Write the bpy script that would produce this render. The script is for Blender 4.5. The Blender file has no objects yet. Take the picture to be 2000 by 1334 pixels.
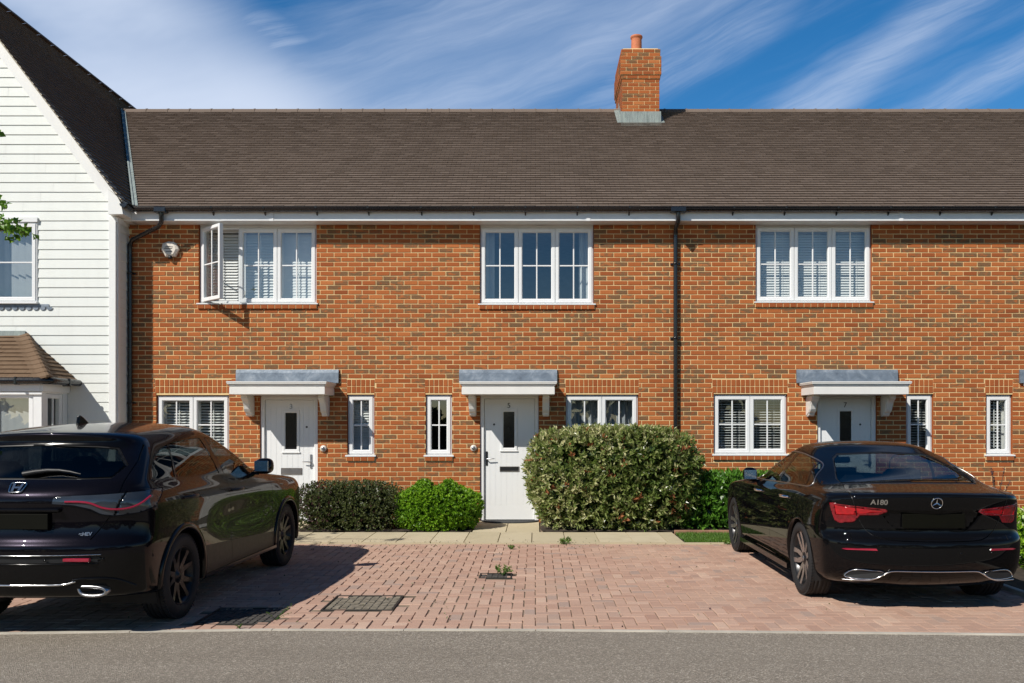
import bpy, bmesh, math, random
import numpy as np
from mathutils import Vector, Matrix
from mathutils.bvhtree import BVHTree
R = math.radians
rnd = random.Random(7)
SC = bpy.context.scene
COL = SC.collection
F = 1700.0; VX = 1046.0; VY = 826.0; CAMH = 1.58; D = 14.0      # camera facts used to turn photo measurements into metres
def XW(px, d=D): return (px - VX) * d / F
def ZW(py, d=D): return CAMH + (VY - py) * d / F
def sstep(a, b, t):
    t = min(1, max(0, (t - a) / (b - a))); return t * t * (3 - 2 * t)
def interp(keys, t):
    if t <= keys[0][0]: return keys[0][1]
    for (a, va), (b, vb) in zip(keys, keys[1:]):
        if t <= b: return va + (vb - va) * sstep(a, b, t) if False else va + (vb - va) * (t - a) / (b - a)
    return keys[-1][1]

# ------------------------------------------------------------------ materials
class NT:
    def __init__(s, name):
        s.m = bpy.data.materials.new(name); s.m.use_nodes = True
        s.t = s.m.node_tree; s.n = s.t.nodes; s.l = s.t.links
        s.bsdf = s.n['Principled BSDF']; s.out = s.n['Material Output']
    def new(s, kind, **kw):
        nd = s.n.new(kind)
        for k, v in kw.items(): setattr(nd, k, v)
        return nd
    def link(s, a, b): s.l.new(a, b)
    def val(s, sock, v): sock.default_value = v
    def coords(s, kind='Object', scale=(1, 1, 1)):
        tc = s.new('ShaderNodeTexCoord'); mp = s.new('ShaderNodeMapping'); s.link(tc.outputs[kind], mp.inputs['Vector'])
        mp.inputs['Scale'].default_value = scale
        return mp.outputs['Vector']
    def noise(s, vec, scale, detail=4, rough=.55, dist=0):
        nd = s.new('ShaderNodeTexNoise'); s.link(vec, nd.inputs['Vector'])
        nd.inputs['Scale'].default_value = scale; nd.inputs['Detail'].default_value = detail
        nd.inputs['Roughness'].default_value = rough; nd.inputs['Distortion'].default_value = dist
        return nd.outputs['Fac']
    def voronoi(s, vec, scale, out='Distance', feature='F1'):
        nd = s.new('ShaderNodeTexVoronoi', feature=feature); s.link(vec, nd.inputs['Vector']); nd.inputs['Scale'].default_value = scale
        return nd.outputs[out]
    def ramp(s, fac, stops):
        nd = s.new('ShaderNodeValToRGB'); s.link(fac, nd.inputs['Fac'])
        e = nd.color_ramp.elements
        while len(e) < len(stops): e.new(.5)
        for el, (p, c) in zip(e, stops):
            el.position = p; el.color = (c, c, c, 1) if isinstance(c, (int, float)) else (*c, 1)
        return nd.outputs['Color']
    def mix(s, fac, a, b, mode='MIX'):
        nd = s.new('ShaderNodeMix', data_type='RGBA', blend_type=mode)
        for sock, v in ((nd.inputs[0], fac), (nd.inputs[6], a), (nd.inputs[7], b)):
            if isinstance(v, (int, float)): sock.default_value = v if sock is nd.inputs[0] else (v, v, v, 1)
            elif isinstance(v, tuple): sock.default_value = (*v, 1)
            else: s.link(v, sock)
        return nd.outputs[2]
    def math(s, op, a, b=0.0, c=None, clamp=False):
        nd = s.new('ShaderNodeMath', operation=op, use_clamp=clamp)
        for i, v in enumerate((a, b, c)):
            if v is None: continue
            if isinstance(v, (int, float)): nd.inputs[i].default_value = v
            else: s.link(v, nd.inputs[i])
        return nd.outputs[0]
    def attr(s, name):
        nd = s.new('ShaderNodeAttribute'); nd.attribute_name = name
        return nd.outputs['Color']
    def sep(s, col):
        nd = s.new('ShaderNodeSeparateColor'); s.link(col, nd.inputs[0]); return nd.outputs
    def sepv(s, v):
        nd = s.new('ShaderNodeSeparateXYZ'); s.link(v, nd.inputs[0]); return nd.outputs
    def schlick(s, f0, nrm=None):
        g = s.new('ShaderNodeNewGeometry'); d = s.new('ShaderNodeVectorMath', operation='DOT_PRODUCT'); s.link(g.outputs['Incoming'], d.inputs[0]); s.link(g.outputs['Normal'], d.inputs[1])
        c = s.math('SUBTRACT', 1.0, s.math('ABSOLUTE', d.outputs['Value']), clamp=True)
        return s.math('MULTIPLY_ADD', s.math('POWER', c, 5.0), 1 - f0, f0, clamp=True)
    def bump(s, h, strength=.3, dist=.01):
        nd = s.new('ShaderNodeBump'); nd.inputs['Strength'].default_value = strength; nd.inputs['Distance'].default_value = dist
        s.link(h, nd.inputs['Height']); s.link(nd.outputs[0], s.bsdf.inputs['Normal'])
    def set(s, **kw):
        names = dict(base='Base Color', rough='Roughness', metal='Metallic', spec='Specular IOR Level', coat='Coat Weight', coatr='Coat Roughness', ior='IOR')
        for k, v in kw.items():
            sock = s.bsdf.inputs[names[k]]
            if isinstance(v, tuple): sock.default_value = (*v, 1)
            elif isinstance(v, (int, float)): sock.default_value = v
            else: s.link(v, sock)
        return s
M = {}
def plain(name, base, rough=.5, metal=0.0, var=.12, scale=8, bump=0, bscale=60, spec=.5, coat=0.0, coatr=.05):
    t = NT(name); v = t.coords()
    n = t.noise(v, scale, 4)
    lo = tuple(c * (1 - var) for c in base); hi = tuple(min(1, c * (1 + var)) for c in base)
    t.set(base=t.ramp(n, [(.3, lo), (.7, hi)]), metal=metal, spec=spec, coat=coat, coatr=coatr)
    rr = t.math('MULTIPLY_ADD', t.noise(v, scale * 3, 3), .16, rough - .08, clamp=True); t.set(rough=rr)
    if bump: t.bump(t.noise(v, bscale, 4), bump, .004)
    M[name] = t.m
    return t.m

def mat_brick():
    t = NT('brick'); v = t.coords()
    s = t.sep(t.attr('tint'))
    n1 = t.noise(v, 14, 5, .65); n2 = t.noise(v, 60, 4, .7); nb = t.noise(v, 1.1, 3)
    red = t.ramp(s[0], [(0, (.25, .060, .018)), (.35, (.35, .093, .026)), (.7, (.43, .128, .036)), (1, (.51, .175, .055))])
    red = t.mix(t.ramp(n2, [(.38, 0.0), (.66, .35)]), red, (.30, .085, .03))
    red = t.mix(t.math('MULTIPLY', nb, .22), red, (.46, .165, .05))
    dark = t.ramp(n2, [(.3, (.095, .068, .036)), (.5, (.15, .10, .052)), (.7, (.24, .135, .062))])
    nv = t.noise(t.coords(scale=(1, 1, 2.2)), 9, 4, .6)
    m = t.math('MULTIPLY', t.ramp(s[1], [(0, 0.0), (.3, .8), (1, 1.0)]), t.ramp(t.math('ADD', t.math('ADD', nv, t.math('MULTIPLY', n2, .25)), t.math('MULTIPLY', s[1], .10)), [(.60, 0.0), (.72, 1.0)]))
    c = t.mix(t.math('MULTIPLY', m, .85), red, dark)
    wx = t.ramp(t.noise(v, 26, 3, .6), [(.66, 0.0), (.76, .35)])
    c = t.mix(wx, c, (.60, .36, .20))
    zz = t.sepv(v)[2]; c = t.mix(t.math('MULTIPLY', t.ramp(zz, [(0, .30), (.38, 0.0)]), t.noise(v, 2.5, 4), clamp=True), c, (.20, .085, .04))
    st_ = t.noise(t.coords(scale=(5, 5, .35)), 1.6, 4, .6); c = t.mix(t.ramp(st_, [(.60, 0.0), (.82, .35)]), c, (.20, .09, .045))
    t.set(base=c, rough=.86, spec=.25)
    t.bump(t.math('ADD', n2, t.noise(v, 160, 2)), .55, .004)
    M['brick'] = t.m
    t = NT('mortar'); v = t.coords()
    t.set(base=t.ramp(t.noise(v, 4, 5), [(.3, (.66, .48, .24)), (.7, (.80, .61, .32))]), rough=.95, spec=.1)
    t.bump(t.noise(v, 250, 3), .5, .003); M['mortar'] = t.m
mat_brick()
def mat_tile(name, a, b, c3):
    t = NT(name); v = t.coords(); s = t.sep(t.attr('tint'))
    c = t.ramp(s[0], [(0, a), (.5, b), (1, c3)])
    c = t.mix(t.ramp(t.noise(v, .7, 3), [(.35, 0.0), (.7, .28)]), c, tuple(x * .82 for x in a))
    c = t.mix(t.ramp(t.noise(v, 35, 4, .7), [(.55, 0.0), (.8, .5)]), c, (.19, .165, .12))
    t.set(base=c, rough=.8, spec=.25); t.bump(t.noise(v, 120, 3), .5, .004); M[name] = t.m
mat_tile('roof_tile', (.158, .120, .096), (.185, .142, .115), (.212, .166, .136))
mat_tile('bay_tile', (.14, .088, .052), (.17, .11, .068), (.20, .135, .085))
def mat_white(name, base, rough, grain=0, dirt=.12):
    t = NT(name); v = t.coords(scale=(1, 1, 1))
    d = t.ramp(t.noise(t.coords(scale=(3, 3, .5)), 2.2, 6, .62), [(.42, 0.0), (.8, dirt * 2)])
    c = t.mix(d, base, tuple(x * .72 for x in base))
    t.set(base=c, rough=rough, spec=.45)
    if grain:
        v2 = t.coords(scale=(2.5, 2.5, 60)); t.bump(t.noise(v2, 5, 4, .6), grain, .003)
    M[name] = t.m
mat_white('upvc', (.80, .81, .81), .28)
mat_white('board', (.73, .76, .73), .55, .35, .1)
mat_white('barge', (.80, .81, .80), .4)
mat_white('door_white', (.79, .80, .80), .35, .08, .04)
mat_white('canopy_white', (.78, .77, .74), .35)
mat_white('shutter_white', (.86, .86, .84), .45)
def mat_lead():
    t = NT('lead'); v = t.coords(scale=(1, 1, 1)); n = t.noise(v, 6, 6, .65, .6)
    c = t.ramp(n, [(.3, (.13, .16, .20)), (.5, (.20, .24, .29)), (.62, (.27, .31, .36)), (.8, (.40, .43, .46))])
    t.set(base=c, rough=.55, metal=.25, spec=.4); t.bump(t.noise(v, 18, 4), .5, .01); M['lead'] = t.m
    t = NT('lead_old'); v = t.coords(scale=(4, 1, .7)); n = t.noise(v, 6, 6, .65, .6)
    c = t.ramp(n, [(.3, (.16, .20, .19)), (.5, (.27, .31, .30)), (.62, (.30, .36, .33)), (.8, (.46, .50, .48))])
    t.set(base=c, rough=.6, metal=.15); t.bump(n, .4, .01); M['lead_old'] = t.m
mat_lead()
plain('gutter_black', (.008, .008, .010), .28, var=.2, coat=.3)
plain('black_plastic', (.010, .010, .011), .45)
plain('terracotta', (.52, .17, .08), .75, var=.2, bump=.3)
plain('room_wall', (.30, .29, .27), .9)
plain('room_floor', (.10, .08, .06), .8)
plain('chrome', (.70, .70, .70), .12, 1.0, var=.03)
plain('satin_metal', (.45, .45, .46), .3, 1.0, var=.05)
plain('brushed_metal', (.40, .38, .36), .35, 1.0, var=.1)
plain('door_glass', (.012, .012, .014), .12, spec=.6)
plain('rubber', (.013, .013, .014), .75, bump=.3)
plain('concrete_edge', (.50, .46, .39), .9, var=.2, scale=3, bump=.4)
plain('iron', (.045, .042, .038), .6, .4, var=.3, scale=12, bump=.5)
plain('soil', (.045, .032, .022), .95, var=.4, bump=.8)
plain('bark', (.09, .065, .045), .9, var=.35, bump=.8)
plain('mat_fibre', (.045, .048, .052), .95, var=.4, scale=60, bump=.9, bscale=300)
plain('curtain', (.34, .36, .38), .9, var=.08)
plain('curtain_white', (.60, .63, .64), .85, var=.05)
plain('bell_white', (.72, .66, .58), .4)
plain('timber_edge', (.30, .16, .10), .85, var=.25)
def mat_glass():
    t = NT('window_glass')
    tr = t.new('ShaderNodeBsdfTransparent'); tr.inputs[0].default_value = (.88, .91, .91, 1)
    gl = t.new('ShaderNodeBsdfGlossy'); gl.inputs['Roughness'].default_value = .012; gl.inputs[0].default_value = (.95, .97, 1, 1)
    v = t.coords(); nb = t.new('ShaderNodeBump'); nb.inputs['Strength'].default_value = .06; nb.inputs['Distance'].default_value = .01
    t.link(t.noise(v, 2.5, 2), nb.inputs['Height']); t.link(nb.outputs[0], gl.inputs['Normal'])
    mx = t.new('ShaderNodeMixShader'); t.link(t.schlick(.125), mx.inputs[0])
    t.link(tr.outputs[0], mx.inputs[1]); t.link(gl.outputs[0], mx.inputs[2]); t.link(mx.outputs[0], t.out.inputs['Surface'])
    M['window_glass'] = t.m
    for nm, tint, k in (('car_glass_dark', (.10, .12, .13), .06), ('car_glass_clear', (.45, .52, .50), .06), ('car_glass_mid', (.24, .28, .30), .06)):
        t = NT(nm)
        tr = t.new('ShaderNodeBsdfTransparent'); tr.inputs[0].default_value = (*tint, 1)
        gl = t.new('ShaderNodeBsdfGlossy'); gl.inputs['Roughness'].default_value = .006
        mx = t.new('ShaderNodeMixShader'); t.link(t.schlick(.055), mx.inputs[0])
        t.link(tr.outputs[0], mx.inputs[1]); t.link(gl.outputs[0], mx.inputs[2]); t.link(mx.outputs[0], t.out.inputs['Surface'])
        M[nm] = t.m
mat_glass()
def mat_paver():
    t = NT('paver'); v = t.coords(); s = t.sep(t.attr('tint'))
    c = t.ramp(s[0], [(0, (.43, .265, .20)), (.4, (.50, .32, .24)), (.75, (.56, .375, .285)), (1, (.62, .44, .335))])
    c = t.mix(t.math('MULTIPLY', s[1], .75), c, (.37, .29, .25))
    c = t.mix(t.ramp(t.noise(v, 1.1, 5, .6), [(.42, 0.0), (.7, .4)]), c, (.44, .30, .225))
    c = t.mix(t.ramp(t.noise(v, .55, 4, .6, .5), [(.5, 0.0), (.72, .45)]), c, (.62, .45, .33))
    c = t.mix(t.ramp(t.noise(v, 130, 3, .7), [(.35, .35), (.65, 0.0)]), c, (.30, .19, .15))
    t.set(base=c, rough=.9, spec=.2); t.bump(t.noise(v, 220, 3), .5, .003); M['paver'] = t.m
    t = NT('joint_sand'); v = t.coords()
    t.set(base=t.ramp(t.noise(v, 3, 5), [(.35, (.12, .095, .07)), (.7, (.34, .26, .19))]), rough=.95, spec=.1); M['joint_sand'] = t.m
    t = NT('slab'); v = t.coords(); s = t.sep(t.attr('tint'))
    c = t.mix(s[0], (.50, .43, .29), (.60, .52, .37))
    c = t.mix(t.ramp(t.noise(v, 3, 6, .6), [(.5, 0.0), (.8, .5)]), c, (.36, .30, .20))
    t.set(base=c, rough=.88, spec=.2); t.bump(t.noise(v, 150, 3), .4, .003); M['slab'] = t.m
    t = NT('asphalt'); v = t.coords()
    n = t.voronoi(v, 150, 'Color'); g = t.sep(n)
    c = t.ramp(g[0], [(0, (.175, .150, .120)), (.55, (.345, .298, .240)), (.85, (.48, .415, .335)), (.97, (.75, .67, .56))])
    c = t.mix(t.ramp(t.noise(v, .9, 5, .6), [(.35, 0.0), (.75, .4)]), c, (.35, .305, .25))
    c = t.mix(t.ramp(t.noise(v, 24, 3, .6), [(.3, .45), (.7, 0.0)]), c, (.19, .162, .13))
    tw = t.noise(t.coords(scale=(.25, 2.2, 1)), 1.5, 4, .55); c = t.mix(t.ramp(tw, [(.35, .22), (.6, 0.0)]), c, (.20, .17, .135))
    ck = t.ramp(t.voronoi(t.coords(scale=(.8, 1.1, 1)), .55, 'Distance', 'DISTANCE_TO_EDGE'), [(.0, .25), (.005, .0)])
    c = t.mix(t.math('MULTIPLY', ck, t.ramp(t.noise(v, .8, 3), [(.50, 0.0), (.60, 1.0)])), c, (.05, .045, .04))
    oil = t.ramp(t.noise(v, 1.7, 3, .5), [(.68, 0.0), (.76, .45)]); c = t.mix(oil, c, (.09, .08, .07))
    t.set(base=c, rough=.88, spec=.25)
    t.bump(t.math('ADD', t.voronoi(v, 150), t.math('MULTIPLY', t.noise(v, 40, 3), .6)), .9, .008); M['asphalt'] = t.m
mat_paver()
def mat_leaf(name, cols, trans=.25, rough=.38, spec=.5, red=None):
    t = NT(name); s = t.sep(t.attr('tint'))
    n = len(cols)
    c = t.ramp(s[0], [(i / (n - 1), col) for i, col in enumerate(cols)])
    if red: c = t.mix(t.math('GREATER_THAN', s[1], .5), c, red)
    t.set(base=c, rough=rough, spec=spec)
    tl = t.new('ShaderNodeBsdfTranslucent'); t.link(c, tl.inputs[0])
    mx = t.new('ShaderNodeMixShader'); mx.inputs[0].default_value = trans
    t.link(t.bsdf.outputs[0], mx.inputs[1]); t.link(tl.outputs[0], mx.inputs[2]); t.link(mx.outputs[0], t.out.inputs['Surface'])
    M[name] = t.m
mat_leaf('leaf_variegated', [(.055, .095, .018), (.13, .19, .04), (.27, .32, .10), (.58, .56, .30)], .3, .3, .5, (.40, .16, .07))
mat_leaf('leaf_green', [(.075, .19, .008), (.14, .30, .013), (.23, .43, .02), (.36, .55, .05)], .25, .4)
mat_leaf('leaf_purple', [(.050, .060, .020), (.075, .10, .028), (.11, .14, .04), (.18, .15, .08)], .15, .4, .5, (.07, .028, .032))
mat_leaf('leaf_laurel', [(.04, .11, .012), (.07, .19, .018), (.12, .28, .03), (.18, .36, .05)], .25, .3)
mat_leaf('leaf_tree', [(.06, .15, .012), (.10, .23, .02), (.17, .33, .03), (.26, .42, .05)], .35, .4)
mat_leaf('leaf_far', [(.018, .035, .010), (.03, .055, .014), (.05, .08, .02)], .2, .5)
mat_leaf('flower', [(.70, .66, .50), (.62, .62, .20), (.75, .75, .70)], .3, .6)
mat_leaf('grass', [(.07, .16, .018), (.10, .21, .025), (.15, .27, .04)], .3, .5)
mat_leaf('weed_leaf', [(.06, .14, .02), (.12, .22, .03), (.20, .28, .06)], .3, .5)

# ------------------------------------------------------------------ mesh building
class MB:
    """collects faces and links them as ONE mesh object"""
    def __init__(s): s.v = []; s.f = []; s.mi = []; s.tint = []; s.sm = []
    def add(s, vs, fs, mi=0, tint=(0, 0, 0), smooth=False):
        o = len(s.v); s.v.extend([tuple(p) for p in vs])
        for f in fs:
            s.f.append(tuple(i + o for i in f)); s.mi.append(mi); s.tint.append(tint); s.sm.append(smooth)
        return s
    def box(s, x0, x1, y0, y1, z0, z1, mi=0, tint=(0, 0, 0), bev=0.0):
        if x0 > x1: x0, x1 = x1, x0
        if y0 > y1: y0, y1 = y1, y0
        if z0 > z1: z0, z1 = z1, z0
        b = min(bev, (x1 - x0) * .45, (y1 - y0) * .45, (z1 - z0) * .45)
        if b <= 0:
            vs = [(x, y, z) for x in (x0, x1) for y in (y0, y1) for z in (z0, z1)]
            return s.add(vs, [(0, 1, 3, 2), (4, 6, 7, 5), (0, 4, 5, 1), (2, 3, 7, 6), (0, 2, 6, 4), (1, 5, 7, 3)], mi, tint)
        X = (x0, x1); Y = (y0, y1); Z = (z0, z1); vs = []; idx = {}
        for i in (0, 1):
            for j in (0, 1):
                for k in (0, 1):
                    p = (X[i], Y[j], Z[k]); sg = (1 - 2 * i, 1 - 2 * j, 1 - 2 * k)
                    for a in range(3):
                        q = [p[c] + (0 if c == a else sg[c] * b) for c in range(3)]
                        idx[(i, j, k, a)] = len(vs); vs.append(q)
        fs = []
        for a in range(3):
            o1, o2 = [c for c in range(3) if c != a]
            for e in (0, 1):
                loop = []
                for (u, w) in ((0, 0), (1, 0), (1, 1), (0, 1)):
                    c = [0, 0, 0]; c[a] = e; c[o1] = u; c[o2] = w; loop.append(idx[(*c, a)])
                fs.append(tuple(loop))
            for u in (0, 1):
                for w in (0, 1):
                    c = [0, 0, 0]; c[o1] = u; c[o2] = w; d = list(c); d[a] = 1
                    fs.append((idx[(*c, o1)], idx[(*d, o1)], idx[(*d, o2)], idx[(*c, o2)]))
        for i in (0, 1):
            for j in (0, 1):
                for k in (0, 1): fs.append(tuple(idx[(i, j, k, a)] for a in range(3)))
        return s.add(vs, fs, mi, tint)
    def prism(s, pts, axis, a, b, mi=0, tint=(0, 0, 0), smooth=False):
        """pts: 2-D outline in the two other axes (in xyz order)"""
        n = len(pts); vs = []
        for t in (a, b):
            for (u, w) in pts:
                p = [u, w]; p.insert(axis, t); vs.append(p)
        fs = [tuple(range(n)), tuple(range(2 * n - 1, n - 1, -1))]
        o = len(s.v); s.v.extend([tuple(p) for p in vs])
        for f in fs: s.f.append(tuple(i + o for i in f)); s.mi.append(mi); s.tint.append(tint); s.sm.append(False)
        for i in range(n):
            j = (i + 1) % n; s.f.append((i + o, j + o, j + n + o, i + n + o)); s.mi.append(mi); s.tint.append(tint); s.sm.append(smooth)
        return s
    def tube(s, path, r, n=10, mi=0, tint=(0, 0, 0), cap=True, closed=False):
        P = [Vector(p) for p in path]; m = len(P)
        rs = r if isinstance(r, (list, tuple)) else [r] * m
        vs = []; up = None
        for i in range(m):
            if closed: d = P[(i + 1) % m] - P[i - 1]
            else: d = P[min(i + 1, m - 1)] - P[max(i - 1, 0)]
            d.normalize()
            if up is None: up = Vector((0, 0, 1)) if abs(d.z) < .9 else Vector((1, 0, 0))
            a = d.cross(up)
            if a.length < 1e-4: a = d.cross(Vector((0, 1, .3)))
            a.normalize(); b = a.cross(d).normalized(); up = b
            for k in range(n):
                t = 2 * math.pi * k / n; vs.append(P[i] + a * (rs[i] * math.cos(t)) + b * (rs[i] * math.sin(t)))
        fs = []
        for i in range(m if closed else m - 1):
            for k in range(n):
                k2 = (k + 1) % n; i2 = (i + 1) % m
                fs.append((i * n + k, i * n + k2, i2 * n + k2, i2 * n + k))
        s.add(vs, fs, mi, tint, True)
        if cap and not closed: s.add(vs[:n], [tuple(range(n))], mi, tint); s.add(vs[-n:], [tuple(range(n))], mi, tint)
        return s
    def lathe(s, prof, axis='z', center=(0, 0, 0), n=32, mi=0, tint=(0, 0, 0), smooth=True):
        vs = []
        for (r, h) in prof:
            for k in range(n):
                t = 2 * math.pi * k / n; c, q = r * math.cos(t), r * math.sin(t)
                p = (c, q, h) if axis == 'z' else ((h, c, q) if axis == 'x' else (c, h, q))
                vs.append(tuple(p[i] + center[i] for i in range(3)))
        fs = []
        for i in range(len(prof) - 1):
            for k in range(n):
                k2 = (k + 1) % n; fs.append((i * n + k, i * n + k2, (i + 1) * n + k2, (i + 1) * n + k))
        return s.add(vs, fs, mi, tint, smooth)
    def xform(s, mat, start=0):
        for i in range(start, len(s.v)): s.v[i] = tuple(mat @ Vector(s.v[i]))
        return s
    def build(s, name, mats, parent=None, smooth=None, bevel=0, normals=True):
        me = bpy.data.meshes.new(name)
        me.from_pydata(s.v, [], s.f)
        if not isinstance(mats, (list, tuple)): mats = [mats]
        for m in mats: me.materials.append(M[m] if isinstance(m, str) else m)
        me.polygons.foreach_set('material_index', s.mi)
        me.polygons.foreach_set('use_smooth', s.sm if smooth is None else [smooth] * len(s.f))
        at = me.attributes.new('tint', 'FLOAT_COLOR', 'FACE')
        buf = np.ones((len(s.f), 4), dtype=np.float32); buf[:, :3] = np.array(s.tint, dtype=np.float32).reshape(-1, 3)
        at.data.foreach_set('color', buf.ravel())
        if normals:
            bm = bmesh.new(); bm.from_mesh(me); bmesh.ops.recalc_face_normals(bm, faces=bm.faces[:]); bm.to_mesh(me); bm.free()
        me.update()
        o = bpy.data.objects.new(name, me); COL.objects.link(o)
        if parent: o.parent = parent
        if bevel:
            b = o.modifiers.new('bevel', 'BEVEL'); b.width = bevel; b.segments = 2; b.limit_method = 'ANGLE'
        return o
def np_mesh(name, V, Fq, tints, mat, parent=None, smooth=False):
    """fast mesh from arrays: V (n,3), Fq (m,4) quads, tints (m,3)"""
    me = bpy.data.meshes.new(name); m = len(Fq)
    me.vertices.add(len(V)); me.vertices.foreach_set('co', np.asarray(V, dtype=np.float32).ravel())
    me.loops.add(m * 4); me.loops.foreach_set('vertex_index', np.asarray(Fq, dtype=np.int32).ravel())
    me.polygons.add(m); me.polygons.foreach_set('loop_start', np.arange(0, m * 4, 4, dtype=np.int32))
    me.polygons.foreach_set('use_smooth', np.full(m, smooth, dtype=bool))
    mats = mat if isinstance(mat, (list, tuple)) else [mat]
    for q in mats: me.materials.append(M[q])
    at = me.attributes.new('tint', 'FLOAT_COLOR', 'FACE')
    buf = np.ones((m, 4), dtype=np.float32); buf[:, :3] = tints; at.data.foreach_set('color', buf.ravel())
    me.update(calc_edges=True); me.validate()
    o = bpy.data.objects.new(name, me); COL.objects.link(o)
    if parent: o.parent = parent
    return o
def tag(o, label=None, cat=None, group=None, kind=None):
    for k, v in (('label', label), ('category', cat), ('group', group), ('kind', kind)):
        if v: o[k] = v
    return o
def empty(name, loc=(0, 0, 0), rz=0.0):
    o = bpy.data.objects.new(name, None); COL.objects.link(o); o.location = loc; o.rotation_euler = (0, 0, rz); o.empty_display_size = .2
    return o
def text_mesh(name, s, size, loc, rot, mat, parent, extrude=.002, align='CENTER', bold=0.0, shear=0.0):
    cu = bpy.data.curves.new(name, 'FONT'); cu.body = s; cu.size = size; cu.extrude = extrude; cu.align_x = align; cu.align_y = 'CENTER'
    cu.offset = bold; cu.shear = shear
    tmp = bpy.data.objects.new('tmp', cu); COL.objects.link(tmp)
    dg = bpy.context.evaluated_depsgraph_get(); me = bpy.data.meshes.new_from_object(tmp.evaluated_get(dg))
    bpy.data.objects.remove(tmp)
    mt = Matrix.Translation(loc) @ rot.to_matrix().to_4x4() if hasattr(rot, 'to_matrix') else Matrix.Translation(loc) @ rot
    me.transform(mt); me.materials.clear(); me.materials.append(M[mat])
    o = bpy.data.objects.new(name, me); COL.objects.link(o); o.parent = parent
    return o
from mathutils import Euler
FACE_CAM = Euler((R(90), 0, 0))
# ------------------------------------------------------------------ houses
BY = 14.0; WFY = 14.045
def set_base(root, loc):
    root.location = loc
    for ch in root.children: ch.location = ch.location - Vector(loc)
def ring(mb, x0, x1, z0, z1, w, y0, y1, ch=.012, mi=0, skip_back=True):
    """window-frame ring facing -Y, mitred, inner edge chamfered"""
    O = [(x0, z0), (x1, z0), (x1, z1), (x0, z1)]
    I = [(x0 + w, z0 + w), (x1 - w, z0 + w), (x1 - w, z1 - w), (x0 + w, z1 - w)]
    C = [(x0 + w - ch, z0 + w - ch), (x1 - w + ch, z0 + w - ch), (x1 - w + ch, z1 - w + ch), (x0 + w - ch, z1 - w + ch)]
    E = [(x0 + .004, z0 + .004), (x1 - .004, z0 + .004), (x1 - .004, z1 - .004), (x0 + .004, z1 - .004)]
    vs = [(x, y1, z) for x, z in O] + [(x, y0 + .004, z) for x, z in O] + [(x, y0, z) for x, z in E] + [(x, y0, z) for x, z in C] + [(x, y0 + ch, z) for x, z in I] + [(x, y1, z) for x, z in I]
    fs = []
    for l in range(5):
        for i in range(4):
            j = (i + 1) % 4; fs.append((l * 4 + i, l * 4 + j, (l + 1) * 4 + j, (l + 1) * 4 + i))
    for i in range(4):
        j = (i + 1) % 4; fs.append((20 + i, 20 + j, j, i))
    mb.add(vs, fs, mi)
def slats(mb, x0, x1, z0, z1, y, pitch, width, tilt, th=.004, jit=0.0):
    n = int((z1 - z0) / pitch)
    for i in range(n):
        zc = z0 + (i + .5) * pitch; a = R(tilt + rnd.uniform(-jit, jit)); c, s_ = math.cos(a) * width / 2, math.sin(a) * width / 2
        t = th / 2
        p = [(y - c, zc - s_ - t), (y + c, zc + s_ - t), (y + c, zc + s_ + t), (y - c, zc - s_ + t)]
        mb.prism(p, 0, x0, x1)
def curtain(name, x0, x1, z0, z1, y, parent, mat='curtain', amp=.03):
    mb = MB(); n = 40; vs = []
    for k in range(n + 1):
        t = k / n; x = x0 + (x1 - x0) * t; yy = y + amp * math.sin(t * 14 + 1.3 * math.sin(t * 5)) + .01 * math.sin(t * 40)
        vs += [(x, yy, z0), (x, yy, z1)]
    mb.add(vs, [(2 * k, 2 * k + 2, 2 * k + 3, 2 * k + 1) for k in range(n)], 0, (0, 0, 0), True)
    return mb.build(name, mat, parent, normals=False)
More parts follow.
